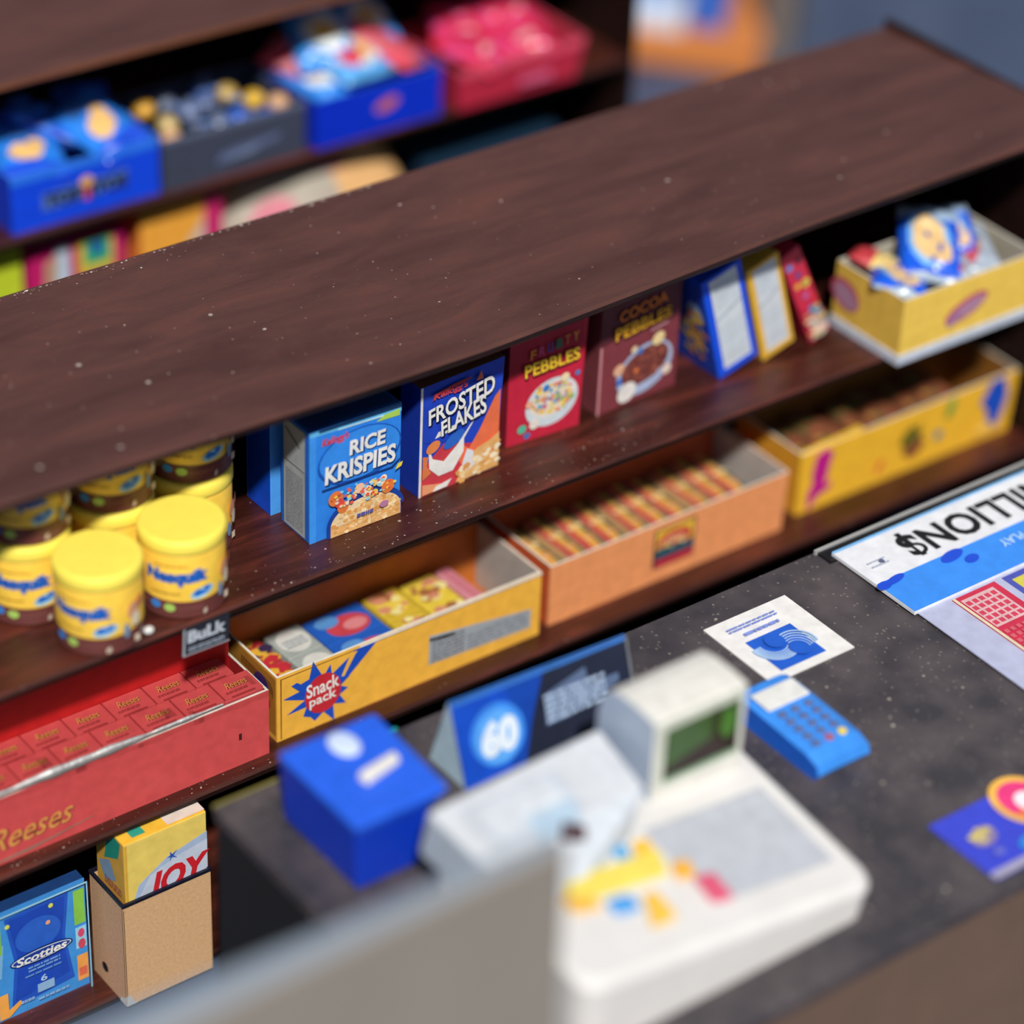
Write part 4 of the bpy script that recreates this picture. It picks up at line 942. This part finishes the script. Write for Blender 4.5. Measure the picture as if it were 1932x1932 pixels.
# card terminal ----------------------------------------------------------------
PB = M('#3a8ce8', .4)
t = thing('card_terminal', 'light blue card payment terminal with round keys beside the cash register', 'payment terminal', (.595, -1.085, CZ), (0, 0, .0))
b = MB(); prof = [(0, 0), (-.012, .02), (-.004, .045), (.03, .058), (.12, .062), (.22, .066), (.262, .062), (.272, .04), (.268, 0)]
X0, X1 = -.072, .075
ns = 8
def sec(x, k): return [(x, y, z*(1-k*.15)) for y, z in prof]
for i in range(ns):
    xa, xb = X0+(X1-X0)*i/ns, X0+(X1-X0)*(i+1)/ns; g = lambda x: abs(2*(x-X0)/(X1-X0)-1)**6
    A_, B_ = sec(xa, g(xa)), sec(xb, g(xb))
    for k in range(len(prof)-1): b.face([A_[k], B_[k], B_[k+1], A_[k+1]][::-1], PB, True)
b.face(sec(X0, 1), M('#1c62d0', .4)); b.face(sec(X1, 1)[::-1], M('#1c62d0', .4))
tb = b.build('terminal_body', t)
def tz(y): return .058+.008*(y-.03)/.19
b = MB(); b.hexa([(-.058, .170, tz(.17)), (.060, .170, tz(.17)), (.060, .232, tz(.22)), (-.058, .232, tz(.22)), (-.058, .170, tz(.17)+.006), (.060, .170, tz(.17)+.006), (.060, .232, tz(.22)+.006), (-.058, .232, tz(.22)+.006)], M('#dcdcd8')); b.build('screen', tb, .004)
for j in range(5):
    for i in range(3 if j else 3):
        c = '#e8d048' if (j == 0 and i == 2) else ('#a85a6c' if (j == 0 and i == 1) else '#5a6a98')
        x, y = -.038+i*.037, .040+j*.027
        b = MB(); b.lathe([(.0105, tz(y)-.002), (.0105, tz(y)+.004), (.008, tz(y)+.0055)], M(c, .4), 14, x, y); o = b.build('key', tb)
        if c != '#5a6a98': o['label'] = 'yellow round key' if c == '#e8d048' else 'dull red round key'

# white card with blue square ---------------------------------------------------
t = thing('sticker_card', 'white card with a blue square swirl emblem lying on the counter', 'card', (.668, -.785, CZ+.0005))
b = MB(); b.box(0, .243, 0, .238, 0, .003, M('#e6e4e2', .5)); b.build('card', t)
p = Print((0, 0, .0034), (1, 0, 0), (0, 1, 0), .243, .238)
p.rect(.19, .74, .10, .62, M('#1f5cc8'))
for k in range(5):
    p.ring(.40-.005*k, .47-.01*k, .15+.022*k, .15+.022*k, .09, M('#a8c8ec'), 18, math.pi*.95, math.pi*1.75)
    p.ring(.56+.005*k, .28+.01*k, .12+.022*k, .12+.022*k, .09, M('#a8c8ec'), 18, -.1*math.pi, .62*math.pi)
p.ell(.42, .47, .10, .11, M('#1f5cc8')); p.ell(.55, .26, .10, .11, M('#1f5cc8'))
p.bars(.14, .72, .78, .86, 2, M('#7c90d8'), .55); p.bars(.24, .66, .67, .73, 1, M('#7c90d8'), .7); p.build('print', t)

# lottery board --------------------------------------------------------------------
t = thing('lottery_board', 'flat lottery display board with white and blue header at the counter edge', 'display board', (1.085, -1.25, CZ))
b = MB(); b.box(.0, 1.1, .74, .79, 0, .006, M('#17181c', .35)); b.box(.034, 1.1, .0, .74, 0, .006, M('#17181c', .35)); b.build('backing', t)
b = MB(); b.box(-.006, 1.1, .785, .792, 0, .012, M('#a8a8a8', .25, .05, 30, .8)); b.build('silver_edge', t)
b = MB(); b.box(.030, 1.09, 0, .475, .006, .009, M('#b4b8d4', .4)); b.build('ticket_sheet', t)
b = MB(); b.box(.019, 1.09, .475, .758, .006, .016, M('#e2e4ea', .4)); hd = b.build('header', t, .001)
p = Print((.019+1.071, .758, .0163), (-1, 0, 0), (0, -1, 0), 1.071, .283)     # read from the other side of the counter
p.rect(0, 1, 0, .03, M('#7ab8ec')); p.rect(0, 1, .55, 1, M('#3a8cee'))
p.text('MILLION$', .405, .10, .455, .36, INK, bold=.03, space=1.05)
for u, v, ru, rv in ((.99, .60, .02, .05), (.955, .585, .03, .04), (.79, .60, .035, .06), (.76, .72, .02, .05)): p.ell(u, v, ru, rv, M('#1c4cd0'), rot=.2)
p.text('PLAY', .60, .66, .07, .10, M('#a8d0f4'), bold=.03); p.bars(.45, .57, .62, .85, 3, M('#8cc0f0'), .5)
p.bars(.92, .97, .30, .42, 2, M('#b4bacc'), .3); p.ell(.935, .34, .006, .03, M('#5c6280')); p.build('header_print', hd)
def ticket(label, x, y, w_, h_, c, fn):
    k = thing('lottery_ticket', label, 'ticket', (x, y, CZ+.0095), (0, 0, 0), 'tickets on the lottery board')
    b = MB(); b.box(0, w_, 0, h_, 0, .002, M(c, .4)); b.build('paper', k); p = Print((0, 0, .0024), (1, 0, 0), (0, 1, 0), w_, h_); fn(p); p.build('print', k)
def tr(p):
    p.rect(.0, .06, 0, 1, M('#d8d0b0')); p.rect(.09, .85, .64, .96, M('#d8b0b4'))
    for i in range(5):
        for j in range(5): p.mb.face([p.p(.12+i*.145, .66+j*.058), p.p(.22+i*.145, .66+j*.058), p.p(.22+i*.145, .70+j*.058), p.p(.12+i*.145, .70+j*.058)], M('#cc4058'))
    p.l += 1
    for i in range(6):
        for j in range(5): p.mb.face([p.p(.1+i*.14, .34+j*.055), p.p(.19+i*.14, .34+j*.055), p.p(.19+i*.14, .375+j*.055), p.p(.1+i*.14, .375+j*.055)], M('#d0606c'))
    p.l += 1; p.ell(.35, .24, .15, .05, M('#ecd050')); p.ell(.7, .27, .12, .05, M('#ecd050')); p.ell(.5, .1, .3, .05, M('#e8b0b0'))
ticket('red bingo lottery ticket with a pale number grid', 1.212, -1.16, .135, .375, '#c8304c', tr)
ticket('purple and yellow lottery ticket right of the red one', 1.372, -1.16, .14, .375, '#4c54b0', lambda p: (p.rect(.1, .9, .75, .95, M('#d0c850')), p.scatter(.5, .6, .4, .3, 40, .01, [M('#e0c840'), M('#6c74c8'), M('#e09840')])))
ticket('green and white lottery ticket at the right edge of the picture', 1.54, -1.16, .14, .375, '#a8c8a0', lambda p: (p.rect(.1, .9, .6, .9, M('#4aa070'))))
# scratch card -----------------------------------------------------------------------
t = thing('scratch_card', 'purple blue scratch card with an orange ring at the right edge of the counter', 'scratch card', (.619, -1.532, CZ+.0005))
b = MB(); b.box(0, .42, 0, .20, 0, .003, M('#3c48cc', .4)); b.build('paper', t)
p = Print((0, 0, .0034), (1, 0, 0), (0, 1, 0), .42, .20)
p.rect(0, 1, 0, .10, M('#a8a4b8')); p.ell(.54, .74, .17, .40, M('#f0b850')); p.ell(.54, .74, .13, .31, M('#e83c80')); p.poly([(.43, .60), (.54, .72), (.64, .60), (.6, .50), (.48, .5)], M('#ee7c40')); p.ell(.55, .70, .07, .16, M('#f4e8f0'))
p.ell(.17, .55, .085, .13, M('#8c7ca0'), rot=.4); p.scatter(.17, .56, .07, .12, 26, .008, [M('#c8b870'), M('#b8a888'), M('#d8c860')]); p.ell(.38, .2, .12, .12, M('#2f8ce0')); p.ell(.15, .28, .03, .05, M('#6c70c0')); p.rect(.70, 1, .3, .9, M('#4858d8')); p.build('print', t)

# ================================================================== BACKGROUND OBJECTS
ang = math.atan2(3.05-3.364, 3.94-3.675)
t = thing('wooden_stand', 'orange wooden stand on the slate floor beyond the shelves', 'stand', (3.36, 3.74, -Z0), (0, 0, ang))
b = MB(); b.box(0, .97, -.03, .85, 0, .115, M('#c87a3c', .5)); b.build('plinth', t, .01)
t = thing('display_case', 'pale blue and white case standing on the orange wooden stand', 'case', (3.38, 3.78, -Z0+.115), (0, 0, ang))
b = MB(); b.box(0, .68, -.01, .60, 0, .09, M('#ccd6e6', .5)); b.build('case_base', t, .01)
b = MB(); b.box(.02, .64, .05, .58, .07, .45, M('#86a6d2', .5)); b.build('case_body', t, .01)
t = thing('upright_box', 'bright blue upright box beside the pale case on the wooden stand', 'box', (3.38+.72*math.cos(ang), 3.80+.72*math.sin(ang), -Z0+.115), (0, 0, ang))
b = MB(); b.box(0, .12, .05, .3, 0, .32, M('#3468c8', .5)); b.build('carton', t, .005)
b = MB(); b.box(.22, .32, .1, .5, 0, .62, M('#6c6460', .6)); o = b.build('post'); o.location = (3.38+.78*math.cos(ang), 3.80+.78*math.sin(ang), 0); o.rotation_euler = (0, 0, ang)
tag(o, 'grey brown post at the right end of the orange wooden stand', 'post')
